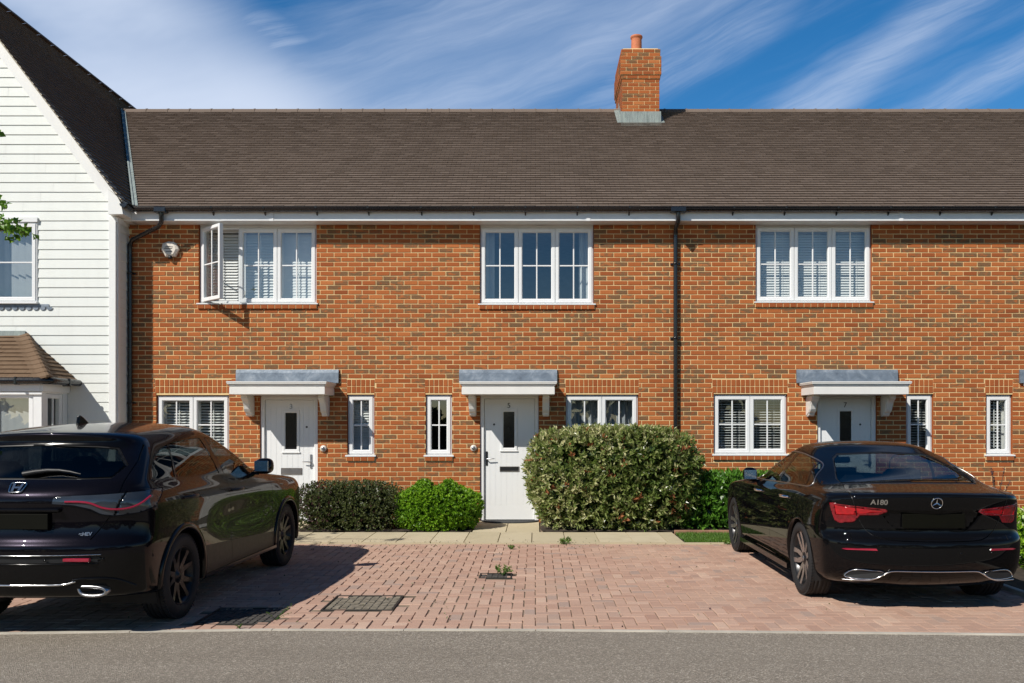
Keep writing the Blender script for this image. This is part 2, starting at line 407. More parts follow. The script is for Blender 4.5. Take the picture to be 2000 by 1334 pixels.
def make_window(parent, x0, x1, z0, z1, lights, inside='dark', open_first=False, sill=True, yf=WFY, bars=True, tilts=None, curt=None, vbar=True):
    mb = MB(); ring(mb, x0, x1, z0, z1, .028, yf, yf + .07)
    w = (x1 - x0 - .036) / lights
    for i in range(1, lights): xm = x0 + .018 + i * w; mb.box(xm - .016, xm + .016, yf + .006, yf + .068, z0 + .0285, z1 - .0285)
    win = mb.build('window', 'upvc', parent)
    for i in range(lights):
        a = x0 + .018 + i * w + .004; b = a + w - .008; c, d = z0 + .014, z1 - .022
        sm = MB(); ring(sm, a, b, c, d, .062, yf - .014, yf + .045, .014)
        bm_ = MB(); xm = (a + b) / 2; zm = c + (d - c) * .5
        if bars:
            if vbar: bm_.box(xm - .011, xm + .011, yf + .006, yf + .026, c + .063, d - .063, bev=.004)
            bm_.box(a + .063, b - .063, yf + .008, yf + .024, zm - .011, zm + .011, bev=.004)
        pm = MB(); pm.add([(a + .05, yf + .016, c + .05), (b - .05, yf + .016, c + .05), (b - .05, yf + .016, d - .05), (a + .05, yf + .016, d - .05)], [(0, 1, 2, 3)])
        if open_first and i == 0:
            T = Matrix.Translation((a, yf - .014, 0)) @ Matrix.Rotation(R(-43), 4, 'Z') @ Matrix.Translation((-a, -(yf - .014), 0))
            for q in (sm, bm_, pm): q.xform(T)
            st = MB(); st.tube([(a + .12, yf, z0 + .035), (a + .2, yf - .2, z0 + .04)], .006, 6); st.build('stay', 'satin_metal', win)
        sm.build('sash', 'upvc', win)
        if bars: bm_.build('glazing_bar', 'upvc', win)
        pm.build('pane', 'window_glass', win, normals=False)
    if sill:
        s = MB(); s.prism([(yf - .075, z0 - .030), (yf + .02, z0 - .030), (yf + .02, z0 - .001), (yf - .02, z0 - .001), (yf - .075, z0 - .012)], 0, x0 - .035, x1 + .035)
        s.build('sill', 'upvc', win)
    yb = yf + .16
    for i in range(lights):
        a = x0 + .018 + i * w; b = a + w; c, d = z0, z1
        tl = (tilts[i] if tilts else 40)
        if inside in ('shutter', 'venetian'):
            m = MB()
            if inside == 'shutter':
                ring(m, a + .01, b - .01, c + .005, d - .005, .05, yb - .015, yb + .015, .004)
                slats(m, a + .062, b - .062, c + .06, d - .06, yb, .047, .055, tl, .006, 2)
                m.box((a + b) / 2 - .006, (a + b) / 2 + .006, yb - .04, yb - .03, c + .1, d - .1)
                m.build('shutter', 'shutter_white', win)
            else:
                slats(m, a + .02, b - .02, c + .02, d - .04, yb, .042, .046, tl, .003, 2.5)
                m.box(a + .02, b - .02, yb - .02, yb + .02, d - .035, d - .002)
                for fx in (.25, .75): m.box(a + (b - a) * fx - .0015, a + (b - a) * fx + .0015, yb - .026, yb - .024, c + .02, d - .02)
                m.build('blind', 'shutter_white', win)
        elif inside == 'vblind':
            m = MB(); n = 6
            for k in range(n):
                xa = a + .03 + (b - a - .06) * k / n; xb = xa + (b - a - .06) / n * .98
                m.add([(xa, yb, c), (xb, yb + .05, c), (xb, yb + .05, d), (xa, yb, d)], [(0, 1, 2, 3)])
            m.build('blind', 'curtain_white', win, normals=False)
    if curt:
        for (fa, fb, mt) in curt:
            curtain('curtain', x0 + (x1 - x0) * fa, x0 + (x1 - x0) * fb, z0, z1 - .03, yb + .06, win, mt)
    return win

def clip_spans(a, b, z0, z1, holes):
    spans = [(a, b)]
    for (hx0, hx1, hz0, hz1) in holes:
        if z1 <= hz0 + .012 or z0 >= hz1 - .012: continue
        ns = []
        for (p, q) in spans:
            if q <= hx0 or p >= hx1: ns.append((p, q)); continue
            if p < hx0: ns.append((p, hx0))
            if q > hx1: ns.append((hx1, q))
        spans = ns
    return [(p, q) for p, q in spans if q - p > .018]
def brick_tint(bx=None, bz=None):
    r = rnd.random(); dark = 1.0 if rnd.random() < (.16 if bz is None else .05 + .145 * min(1, max(0, (bz - .3) / 2.2))) else (.45 if rnd.random() < .2 else 0.0)
    return (min(1, max(0, rnd.gauss(.5, .22))), dark, r)
def brick_face(mb, x0, x1, z0, z1, y, proud=.0, tint=None, h=.007, c=.0035):
    """one brick standing proud of the mortar plane y"""
    yf = y - h - proud + rnd.uniform(-.0012, .0012); j = lambda: rnd.uniform(-.0015, .0015)
    o = [(x0 + j(), y, z0 + j()), (x1 + j(), y, z0 + j()), (x1 + j(), y, z1 + j()), (x0 + j(), y, z1 + j())]
    i = [(o[0][0] + c, yf, o[0][2] + c), (o[1][0] - c, yf, o[1][2] + c), (o[2][0] - c, yf, o[2][2] - c), (o[3][0] + c, yf, o[3][2] - c)]
    mb.add(o + i, [(4, 5, 6, 7), (0, 1, 5, 4), (1, 2, 6, 5), (2, 3, 7, 6), (3, 0, 4, 7)], 0, tint or brick_tint(0, z0))
def brick_wall(name, xa, xb, za, zb, holes, bare, parent, grid0=-20.0):
    """holes: real openings (with reveals); bare: areas filled with other brickwork"""
    mb = MB(); ym = BY + .007
    xs = sorted({xa, xb, *[h for q in holes for h in q[:2] if xa < h < xb]}); zs = sorted({za, zb, *[h for q in holes for h in q[2:] if za < h < zb]})
    for i in range(len(xs) - 1):
        for k in range(len(zs) - 1):
            cx, cz = (xs[i] + xs[i + 1]) / 2, (zs[k] + zs[k + 1]) / 2
            if any(h[0] < cx < h[1] and h[2] < cz < h[3] for h in holes): continue
            for yy in (ym, BY + .16): mb.add([(xs[i], yy, zs[k]), (xs[i + 1], yy, zs[k]), (xs[i + 1], yy, zs[k + 1]), (xs[i], yy, zs[k + 1])], [(0, 1, 2, 3)], 1)
    for (a, b, c, d) in holes:
        for (p, q) in (((a, c), (a, d)), ((b, c), (b, d)), ((a, d), (b, d)), ((a, c), (b, c))):
            mb.add([(p[0], BY + .003, p[1]), (q[0], BY + .003, q[1]), (q[0], BY + .16, q[1]), (p[0], BY + .16, p[1])], [(0, 1, 2, 3)], 0, (.4, 0, 0))
    k0 = int((za + 1) / .075) - 14
    for k in range(k0, k0 + 90):
        z0 = -.03 + k * .075 + .006; z1 = z0 + .063
        if z1 < za + .02 or z0 > zb - .02: continue
        z1 = min(z1, zb)
        off = .1125 if k % 2 else 0
        j0 = int((xa - grid0) / .225) - 1
        for j in range(j0, j0 + int((xb - xa) / .225) + 4):
            b0 = grid0 + j * .225 + off; b1 = b0 + .213
            if not (xa <= (b0 + b1) / 2 < xb): continue
            for (p, q) in clip_spans(b0, b1, z0, z1, holes + bare): brick_face(mb, p, q, z0, z1, ym)
    for (a, b, c, d) in bare:      # soldier lintels and header sills are brickwork of the same wall
        if d - c > .15:
            n = max(1, round((b - a) / .075)); wd = (b - a) / n; hh = (d - c) / 2
            for i in range(n):
                for r_ in range(2): brick_face(mb, a + i * wd + .005, a + (i + 1) * wd - .005, c + r_ * hh + .005, c + (r_ + 1) * hh - .005, ym, tint=(rnd.uniform(.15, .55), 0, 0))
        else:
            n = max(1, round((b - a) / .1125)); wd = (b - a) / n
            for i in range(n): mb.box(a + i * wd + .005, a + (i + 1) * wd - .005, BY - .028, ym, c + .004, d - .004, 0, (rnd.uniform(.1, .5), 0, 0), bev=.004)
            mb.box(a, b, BY - .020, ym, c + .006, d - .006, 1)
    return mb.build(name, ['brick', 'mortar'], parent)

def roof_slope(mb, O, A, U, rng, L, rows, tw, th=.030, mi=0, x_phase=0.0):
    O, A, U = Vector(O), Vector(A).normalized(), Vector(U).normalized(); N = A.cross(U).normalized()
    if N.z < 0: N = -N
    g = L / rows
    for r_ in range(rows):
        rowt = rnd.gauss(0, .03); s0, s1 = r_ * g, (r_ + 1) * g + .006
        a0l, a1l = rng(s0); a0h, a1h = rng(min(L, s1))
        lo = min(a0l, a0h); hi = max(a1l, a1h)
        k0 = math.floor((lo - x_phase) / tw) - 1; k1 = math.ceil((hi - x_phase) / tw) + 1
        for k in range(k0, k1):
            ta = x_phase + k * tw + (tw / 2 if r_ % 2 else 0); tb = ta + tw - .003
            p0, p1 = max(ta, a0l), min(tb, a1l); q0, q1 = max(ta, a0h), min(tb, a1h)
            if p1 - p0 < .004 or q1 - q0 < .004:
                if p1 - p0 < .004 and q1 - q0 < .004: continue
                if q1 - q0 < .004: q0 = q1 = min(max(p0, a0h), a1h)
                if p1 - p0 < .004: p0 = p1 = min(max(q0, a0l), a1l)
            jl = rnd.uniform(-.002, .003); jr = jl + rnd.uniform(-.0015, .0015); sj = rnd.uniform(-.002, .002)
            v = [O + A * p0 + U * (s0 + sj) + N * (th + jl), O + A * p1 + U * (s0 + sj) + N * (th + jr), O + A * q1 + U * s1 + N * .003, O + A * q0 + U * s1 + N * .003,
                 O + A * p0 + U * (s0 + sj) - N * .002, O + A * p1 + U * (s0 + sj) - N * .002]
            tt = (min(1, max(0, rnd.gauss(.5, .10) + rowt)), 0, 0)
            mb.add(v, [(0, 1, 2, 3), (4, 5, 1, 0)], mi, tt)
TAN = .681; EY, EZ, RY, RZ = 13.69, 4.97, 18.4, 8.18
TL = 1.326; LEX, LEZ = -6.37, 5.0          # left house: slope of its right-hand roof, eave point
def valley_x(z): return LEX - (z - LEZ) / TL
SL = math.hypot(RY - EY, RZ - EZ)
def main_roof(xa, xb, parent, left_valley=False):
    mb = MB(); U = Vector((0, RY - EY, RZ - EZ)).normalized()
    def rng(s):
        a = xa
        if left_valley: a = valley_x(EZ + s * U.z) + .03
        return (a, xb)
    roof_slope(mb, (0, EY, EZ), (1, 0, 0), U, rng, SL, 50, .165)
    a0, a1 = rng(0)[0], rng(SL)[0]
    mb.add([(a0, EY + .02, EZ - .01), (xb, EY + .02, EZ - .01), (xb, RY, RZ - .01), (a1, RY, RZ - .01), (xb, RY + 4.7, EZ - .01), (a0 - 3, RY + 4.7, EZ - .01)], [(0, 1, 2, 3), (3, 2, 4, 5)], 0, (.4, 0, 0))
    rf = mb.build('roof', 'roof_tile', parent, normals=False)
    rm = MB(); x = a1
    x = math.floor(a1 / .455) * .455
    while x < xb:
        p, q = max(x, a1), min(x + .455, xb)
        if q - p > .05:
            pts = []; n = 7
            for k in range(n + 1):
                t = math.pi * k / n; pts.append((RY - .13 * math.cos(t), RZ - .095 + .125 * math.sin(t)))
            for (aa, bb, e) in ((p, q - .02, 0), (q - .022, q + .006, .009)):
                pp = [(y + (y - RY) * e * 5, z + e) for y, z in pts]
                vs = [(aa, y, z) for y, z in pp] + [(bb, y, z) for y, z in pp]
                rm.add(vs, [(i, i + 1, i + n + 2, i + n + 1) for i in range(n)] + [tuple(range(n + 1)), tuple(range(n + 1, 2 * n + 2))], 0, (rnd.uniform(.2, .6), 0, 0), False)
        x += .455
    rm.build('ridge_tiles', 'roof_tile', rf)
    return rf
def sweep_x(mb, prof, xa, xb, mi=0, smooth=True, closed=False):
    n = len(prof); vs = [(xa, y, z) for y, z in prof] + [(xb, y, z) for y, z in prof]
    fs = [(i, (i + 1) % n, (i + 1) % n + n, i + n) for i in range(n if closed else n - 1)]
    mb.add(vs, fs, mi, (0, 0, 0), smooth)
def gutter_x(xa, xb, yc, zt, r, parent, brackets=None, ends=False):
    mb = MB(); n = 10
    out = [(yc - r * math.cos(math.pi * k / n), zt - r * math.sin(math.pi * k / n)) for k in range(n + 1)]
    inn = [(yc - (r - .005) * math.cos(math.pi * k / n), zt - (r - .005) * math.sin(math.pi * k / n)) for k in range(n, -1, -1)]
    lip = [(yc - r, zt), (yc - r - .004, zt + .002), (yc - r - .002, zt + .009), (yc - r + .006, zt + .009)]
    sweep_x(mb, [lip[3], lip[2], lip[1]] + out + inn, xa, xb, closed=True)
    for xbk in brackets or []:
        o2 = [(yc - (r + .006) * math.cos(math.pi * k / n), zt - (r + .006) * math.sin(math.pi * k / n)) for k in range(n + 1)]
        sweep_x(mb, [(yc - r - .006, zt + .012)] + o2, xbk - .016, xbk + .016)
        mb.prism([(yc + .02, zt - r - .001), (yc + r + .01, zt - .02), (yc + r + .01, zt - r - .045), (yc + .045, zt - r - .035)], 0, xbk - .01, xbk + .01)
    return mb.build('gutter', 'gutter_black', parent, normals=False)
def canopy(parent, x0, x1, lx0, lx1):
    """white moulded door canopy with lead flashing and two scrolled brackets"""
    yf = 13.33; zb, zt = ZW(770, 13.33), ZW(745, 13.33)
    mb = MB(); xa, xb = x0 + .035, x1 - .035; zf = zb + .108
    mb.box(xa, xb, yf + .035, BY, zb, zf, bev=.003)
    for (a, b, e) in ((zf, zf + .018, -.006), (zf + .018, zf + .035, .004), (zf + .035, zf + .050, .014), (zf + .050, zf + .068, .03), (zf + .068, zt, .036)):
        mb.box(xa - e, xb + e, yf + .035 - e, BY, a + .0005, b, bev=.003)
    c = mb.build('canopy', 'canopy_white', parent)
    m = MB(); m.box(x0 + .01, x1 - .01, yf + .01, BY, zt + .001, zt + .006)
    zu = ZW(722, D)
    m.prism([(BY - .045, zt + .006), (BY - .035, zu - .05), (BY - .022, zu), (BY, zu), (BY, zt + .006)], 0, lx0, lx1)
    m.build('lead_flashing', 'lead', c)
    for bx in (xa + .13, xb - .13):
        p = [(BY - .36, zb), (BY - .36, zb - .05), (BY - .34, zb - .07), (BY - .30, zb - .09), (BY - .26, zb - .125), (BY - .235, zb - .17), (BY - .215, zb - .22), (BY - .185, zb - .26), (BY - .13, zb - .285), (BY - .12, zb - .31), (BY - .08, zb - .335), (BY, zb - .335), (BY, zb)]
        b = MB(); b.prism(p, 0, bx - .045, bx + .045)
        q = [(y + (.0 if y > BY - .01 else .035), z + (-.02 if z > zb - .01 else .02 if z < zb - .3 else 0)) for y, z in p]
        b.prism(q, 0, bx - .055, bx + .055)
        b.build('bracket', 'canopy_white', c)
    return c
def door(parent, fx0, fx1, zt, num, wx0, wx1, wz0, wz1, spy, lb, handle, numpx):
    """composite door; handle: (x of back plate, lever direction)"""
    z0 = -.01; yf = BY + .05
    fr = MB(); ring(fr, fx0, fx1, z0 - .06, zt, .062, yf - .02, yf + .08, .01)
    d = fr.build('door', 'upvc', parent)
    a, b, c, e = fx0 + .066, fx1 - .066, z0 + .03, zt - .066
    lf = MB(); yl = yf + .02
    # leaf built as vertical boards with grooves, window surround left open
    n = 9; bw = (b - a) / n
    ww0, ww1, wv0, wv1 = wx0 - .05, wx1 + .05, wz0 - .05, wz1 + .05
    lf.box(a, b, yl, yl + .03, c, c + .22, bev=.001); lf.box(a, b, yl, yl + .03, e - .10, e, bev=.001)
    for i in range(n):
        xa, xb = a + i * bw + .0025, a + (i + 1) * bw - .0025
        for (zz0, zz1) in ((c + .2205, wv0), (wv0, wv1), (wv1, e - .1005)):
            for (p, q) in (clip_spans(xa, xb, zz0, zz1, [(ww0, ww1, wv0, wv1)]) if (zz0, zz1) == (wv0, wv1) else [(xa, xb)]):
                lf.box(p, q, yl + .001, yl + .03, zz0, zz1)
    for (p, q) in clip_spans(a, b, wv0, wv1, [(ww0, ww1, wv0, wv1)]): lf.box(p, q, yl + .004, yl + .03, wv0, wv1)
    lf.box(a, b, yl + .004, yl + .03, c + .2205, wv0); lf.box(a, b, yl + .004, yl + .03, wv1, e - .1005)
    leaf = lf.build('door_leaf', 'door_white', d)
    w = MB(); ring(w, ww0, ww1, wv0, wv1, .045, yl - .012, yl + .02, .012); w.box(ww0 - .012, ww1 + .012, yl - .02, yl + .001, wv0 - .016, wv0 + .004, bev=.003)
    w.build('window_surround', 'door_white', d)
    g = MB(); g.box(wx0 - .006, wx1 + .006, yl + .008, yl + .022, wz0 - .006, wz1 + .006); g.build('door_window', 'door_glass', d)
    s = MB(); s.lathe([(.002, -.010), (.013, -.010), (.016, -.004), (.016, .0)], 'y', (spy[0], yl, spy[1]), 16); s.build('spyhole', 'black_plastic', d)
    l = MB(); ring(l, lb[0], lb[1], lb[2], lb[3], .012, yl - .012, yl, .004); l.build('letter_plate', 'brushed_metal', d)
    l = MB(); l.box(lb[0] + .012, lb[1] - .012, yl - .006, yl - .001, lb[2] + .012, lb[3] - .012, bev=.002); l.build('letter_flap', 'brushed_metal' if num == '3' else 'black_plastic', d)
    hx, dr, hz = handle
    h = MB(); h.box(hx - .018, hx + .018, yl - .012, yl, hz - .11, hz + .12, bev=.008); h.build('handle_plate', 'black_plastic' if dr > 0 else 'satin_metal', d)
    h = MB(); h.tube([(hx, yl - .01, hz), (hx, yl - .05, hz), (hx + .012 * dr, yl - .058, hz), (hx + .13 * dr, yl - .056, hz + .004)], [.009, .009, .009, .007], 10); h.build('handle', 'satin_metal', d)
    t = MB(); t.box(fx0 + .03, fx1 - .03, yf - .05, yf - .02, z0 - .03, z0 + .02, bev=.006); t.build('threshold', 'satin_metal', d)
    text_mesh('door_number', num, .115, (numpx, yl - .004, wv1 + .055), FACE_CAM, 'brushed_metal' if num == '3' else 'iron', d, .003)
    return d
def downpipe(parent, path, clips, r=.034):
    mb = MB(); mb.tube(path, r, 14)
    for (x, z) in clips:
        mb.lathe([(r + .001, -.02), (r + .009, -.018), (r + .009, .018), (r + .001, .02)], 'z', (x, BY - .055, z), 14)
        mb.box(x - .075, x + .075, BY - .02, BY - .001, z - .012, z + .012)
    return mb.build('downpipe', 'gutter_black', parent)

W = lambda a, b, c, d: (XW(a), XW(b), ZW(d), ZW(c))     # photo box -> x0,x1,z0,z1 on the brick face
SPL = [-6.547, -2.19, 2.30, 6.82, 11.4]
HOUSES = [
 dict(n='3', up=(388, 618, 443, 591), lo=[(305, 447, 773, 886, 2, 'shutter'), (678, 731, 772, 888, 1, 'venetian')], door=(508, 620, 773), lint=[(302, 452), (677, 732)]),
 dict(n='5', up=(937, 1160, 443, 592), lo=[(831, 883, 772, 888, 1, 'dark'), (1105, 1247, 772, 888, 2, 'curtain')], door=(938, 1052, 771), lint=[(829, 884), (1104, 1248)]),
 dict(n='7', up=(1476, 1703, 441, 588), lo=[(1394, 1538, 771, 886, 2, 'venetian'), (1770, 1823, 771, 886, 1, 'venetian')], door=(1597, 1712, 771), lint=[(1391, 1539), (1768, 1823)]),
 dict(n='9', up=(2010, 2235, 441, 588), lo=[(1926, 1978, 772, 887, 1, 'shutter'), (2200, 2340, 772, 887, 2, 'curtain')], door=(2030, 2142, 771), lint=[(1924, 1979), (2198, 2342)]),
]
H_LABEL = {
 '3': 'brick terraced house, door number 3, upstairs window open, beside the white boarded house',
 '5': 'middle brick terraced house with door number 5 and upstairs curtains behind blue reflecting glass',
 '7': 'brick terraced house with door number 7 behind the parked black saloon',
 '9': 'brick terraced house cut off by the right edge, only one narrow shuttered window showing'}
GROUND0 = -.12
def interior(xa, xb, parent):
    mb = MB()
    for (z0, z1) in ((.0, 2.42), (2.62, 4.76)):
        y0, y1 = BY + .17, BY + 3.6; a, b = xa + .06, xb - .06
        mb.add([(a, y0, z0), (b, y0, z0), (b, y1, z0), (a, y1, z0), (a, y0, z1), (b, y0, z1), (b, y1, z1), (a, y1, z1)], [(3, 2, 6, 7), (0, 3, 7, 4), (1, 2, 6, 5), (4, 5, 6, 7)], 0)
        mb.add([(a, y0, z0), (b, y0, z0), (b, y1, z0), (a, y1, z0)], [(0, 1, 2, 3)], 1)
    mb.build('interior_wall', ['room_wall', 'room_floor'], parent, normals=False)
for hi_, h in enumerate(HOUSES):
    xa, xb = SPL[hi_], SPL[hi_ + 1]; n = h['n']
    root = empty('terraced_house'); tag(root, H_LABEL[n], 'house', 'brick terraced houses in the row')
    holes, bare = [], []
    u = W(*h['up']); holes.append((u[0], u[1], u[2] - .03, 4.80)); bare.append((u[0] - .01, u[1] + .01, u[2] - .105, u[2] - .03))
    for (a, b, c, d, *_r) in h['lo']:
        w = W(a, b, c, d); holes.append((w[0], w[1], w[2] - .03, w[3] + .012)); bare.append((w[0] - .01, w[1] + .01, w[2] - .105, w[2] - .03))
    dx0, dx1, dzt = XW(h['door'][0]), XW(h['door'][1]), ZW(h['door'][2]); holes.append((dx0 - .004, dx1 + .004, -.3, dzt + .01))
    for (a, b) in h['lint']: bare.append((XW(a), XW(b), ZW(768), ZW(741)))
    brick_wall('wall', xa, xb, -.3, 4.80, holes, bare, root)
    interior(xa, xb, root)
    # windows
    w = u; kind = {'3': 'shutter', '5': 'dark', '7': 'venetian', '9': 'dark'}[n]
    make_window(root, w[0] + .008, w[1] - .008, w[2], w[3], 3, kind, open_first=(n == '3'), tilts={'3': (50, 56, 76), '7': (58, 57, 55)}.get(n),
                curt=[(.02, .12, 'curtain_white'), (.88, .99, 'curtain_white')] if n == '5' else None)
    hb = MB(); hb.box(w[0] + .008, w[1] - .008, WFY + .004, WFY + .06, w[3] + .001, 4.775); hb.box(w[0] + .008, w[1] - .008, WFY - .012, WFY + .003, w[3] + .03, 4.774)
    hb.box((w[0] + w[1]) / 2 - .06, (w[0] + w[1]) / 2 + .09, WFY - .03, WFY - .0125, w[3] + .012, w[3] + .026); hb.build('window_head', 'upvc', root)
    for (a, b, c, d, ln, ins) in h['lo']:
        q = W(a, b, c, d)
        tl = {'3': (28, 24) if ln == 2 else (52,), '7': (14, 12) if ln == 2 else (12,), '9': (20, 20)}.get(n)
        make_window(root, q[0] + .008, q[1] - .008, q[2], q[3], ln, 'dark' if ins == 'curtain' else ins, tilts=tl,
                    curt=[(.0, .30, 'curtain'), (.30, .52, 'curtain'), (.55, .78, 'curtain'), (.78, 1.0, 'curtain')] if ins == 'curtain' else None)
    # door
    dp = {'3': dict(win=(558, 579, 807, 877), spy=(599, 834), lb=(549, 590, 914, 927), h=(608, -1, 902), num=568.5),
          '5': dict(win=(984, 1004, 805, 874), spy=(965, 829), lb=(976, 1014, 911, 921), h=(950.5, 1, 896), num=994),
          '7': dict(win=(1641, 1662, 804, 874), spy=(1680, 829), lb=(1632, 1672, 912, 924), h=(1698, -1, 900), num=1650.5),
          '9': dict(win=(2075, 2096, 804, 874), spy=(2058, 829), lb=(2066, 2106, 912, 924), h=(2042, 1, 900), num=2085.5)}[n]
    dd = D + .07
    door(root, dx0, dx1, dzt, n, XW(dp['win'][0], dd), XW(dp['win'][1], dd), ZW(dp['win'][3], dd), ZW(dp['win'][2], dd), (XW(dp['spy'][0], dd), ZW(dp['spy'][1], dd)),
         (XW(dp['lb'][0], dd), XW(dp['lb'][1], dd), ZW(dp['lb'][3], dd), ZW(dp['lb'][2], dd)), (XW(dp['h'][0], dd), dp['h'][1], ZW(dp['h'][2], dd)), XW(dp['num'], dd))
    cn = {'3': (442, 638, 462, 662), '5': (897, 1088, 897, 1088), '7': (1586, 1781, 1555, 1752), '9': (2045, 2240, 1990, 2188)}[n]
    canopy(root, XW(cn[0], 13.34), XW(cn[1], 13.34), XW(cn[2]), XW(cn[3]))
    # bell
    bp = {'3': (632, 876), '5': (925, 875)}.get(n)
    if bp:
        m = MB(); c = (XW(bp[0]), BY, ZW(bp[1]))
        m.lathe([(.052, 0), (.052, -.02), (.046, -.03), (.03, -.034)], 'y', c, 24); b = m.build('door_bell', 'bell_white', root)
        m = MB(); m.lathe([(.03, -.030), (.026, -.045), (.012, -.048), (.001, -.046)], 'y', c, 20); m.build('bell_button', 'satin_metal', b)
    # eaves
    m = MB(); fa = xa if hi_ else -6.40
    m.box(fa, xb, 13.74, 13.765, 4.79, 4.925); m.box(fa, xb, 13.728, 13.768, 4.765, 4.7895, bev=.006)
    m.box(fa, xb, 13.7685, BY - .001, 4.768, 4.78)
    joint = {'3': XW(540), '5': XW(1149, 13.74), '7': XW(1760, 13.74), '9': 9.5}[n]
    m.box(joint - .03, joint + .03, 13.724, 13.739, 4.766, 4.92); m.build('fascia', 'upvc', root)
    br = [x for x in (XW(px, 13.62) for px in range(310 if not hi_ else 210, 2700, 102)) if xa + .1 < x < xb - .05]
    gutter_x(-6.30 if not hi_ else xa, xb, 13.675, 4.953, .056, root, br)
    rf = main_roof(xa, xb, root, left_valley=(hi_ == 0))
    if n == '3':
        gx = XW(314, 13.66)
        downpipe(root, [(gx, 13.675, 4.92), (gx, 13.675, 4.80), (gx - .01, 13.70, 4.74), (gx - .08, 13.76, 4.68), (XW(262), BY - .07, ZW(470)), (XW(257), BY - .055, ZW(480)), (XW(257), BY - .055, ZW(500)), (XW(257), BY - .055, .0)], [(XW(257), ZW(535)), (XW(257), 1.9)])
        m = MB(); m.box(gx - .1, gx + .09, 13.612, 13.738, 4.88, 4.965, bev=.01); m.build('gutter_outlet', 'gutter_black', root)
        # alarm box
        cx, cz = XW(332, 13.95), ZW(487, 13.95); m = MB()
        sh = [(-.115, .095), (-.02, .125), (.07, .115), (.118, .06), (.142, 0), (.085, -.115), (-.065, -.12), (-.135, -.01)]
        pts = lambda k: [(cx + a * k, cz + b * k) for a, b in sh]
        v = [(x, BY - .01, z) for x, z in pts(1)] + [(x, BY - .06, z) for x, z in pts(1)] + [(x, BY - .085, z) for x, z in pts(.72)]
        k = len(sh); fs = [tuple(range(2 * k, 3 * k))] + [(l * k + i, l * k + (i + 1) % k, (l + 1) * k + (i + 1) % k, (l + 1) * k + i) for l in (0, 1) for i in range(k)]
        m.add(v, fs); ab = m.build('alarm_box', 'bell_white', root)
        m = MB(); m.lathe([(.001, 0), (.035, 0), (.035, -.03), (.03, -.045), (.001, -.05)], 'z', (cx + .005, BY - .05, cz - .108), 16); m.build('strobe', 'black_plastic', ab)
        m = MB()
        for (a, b, l, t, sk) in ((-.07, .022, .08, .012, .012), (-.01, .035, .07, .008, -.006), (-.08, .0, .13, .010, .004), (-.05, -.045, .10, .010, 0)):
            m.prism([(cx + a, cz + b), (cx + a + l, cz + b + sk), (cx + a + l, cz + b + sk + t), (cx + a, cz + b + t)], 1, BY - .0875, BY - .084)
        m.build('lettering', 'iron', ab)
    if n == '7':
        gx = XW(1325, 13.66)
        downpipe(root, [(gx, 13.675, 4.92), (gx, 13.675, 4.80), (gx, 13.69, 4.74), (gx, BY - .075, ZW(448)), (gx, BY - .055, ZW(462)), (gx, BY - .055, .0)], [(gx, ZW(516)), (gx, ZW(661)), (gx, 1.0)])
        m = MB(); m.box(gx - .12, gx + .12, 13.612, 13.738, 4.885, 4.968, bev=.01); m.build('gutter_outlet', 'gutter_black', root)
    if n == '9':
        m = MB(); m.box(XW(1967), XW(1986), BY - .02, BY + .001, ZW(995), ZW(983), bev=.003); m.build('air_vent', 'upvc', root)
    if n == '5':
        # chimney belongs to this roof
        y0, y1 = 17.62, 18.98; x0, x1 = XW(1215, y0), XW(1288, y0); zb = EZ + (y0 - EY) * TAN - .1; zt = ZW(95, y0 - .03)
        m = MB(); zc = ZW(142, y0)
        def course_box(a, b, c, d, z0, z1, ph):
            m.box(a + .006, b - .006, c + .006, d - .006, z0, z1 - .001, 1)
            for (s, e, ax) in ((a, b, 0), (c, d, 1)):
                t = s - (.1125 if ph else 0)
                while t < e:
                    p, q = max(t + .005, s), min(t + .22, e)
                    if q - p > .02:
                        for side in (0, 1):
                            if ax == 0: m.box(p, q, (c if side == 0 else d - .012), (c + .012 if side == 0 else d), z0 + .005, z1 - .005, 0, brick_tint(), bev=.003)
                            elif c + .014 < q and p < d - .014: m.box((a if side == 0 else b - .012), (a + .012 if side == 0 else b), max(p, c + .013), min(q, d - .013), z0 + .005, z1 - .005, 0, brick_tint(), bev=.003)
                    t += .225
        z = zt; k = 0
        while z > zb:
            e = .0 if k < 1 else (.035 if k < 7 else (.018 if k < 8 else 0.0)); e = .018 if k < 2 else e
            course_box(x0 - e, x1 + e, y0 - e, y1 + e, z - .075, z, k % 2); z -= .075; k += 1
        m.box(x0 + .02, x1 - .02, y0 + .02, y1 - .02, zt - .0005, zt + .03, 1, bev=.012)
        ch = m.build('chimney', ['brick', 'mortar'], rf)
        # keep the chimney two levels under its house: re-parent to the house itself, pot and flashing to the chimney
        ch.parent = root
        m = MB(); m.lathe([(.120, 0), (.115, .05), (.108, .42), (.108, .44), (.122, .45), (.128, .475), (.122, .495), (.105, .495), (.10, .4), (.10, .05)], 'z', ((x0 + x1) / 2 - .02, (y0 + y1) / 2 - .1, zt + .02), 28)
        m.build('chimney_pot', 'terracotta', ch)
        m = MB(); zf = EZ + (y0 - .03 - EY) * TAN
        m.prism([(y0 - .26, zf - .15), (y0 - .022, zf + .02), (y0 - .012, ZW(218, y0)), (y0 + .004, ZW(218, y0)), (y0 + .004, zf - .1)], 0, x0 - .03, x1 + .03)
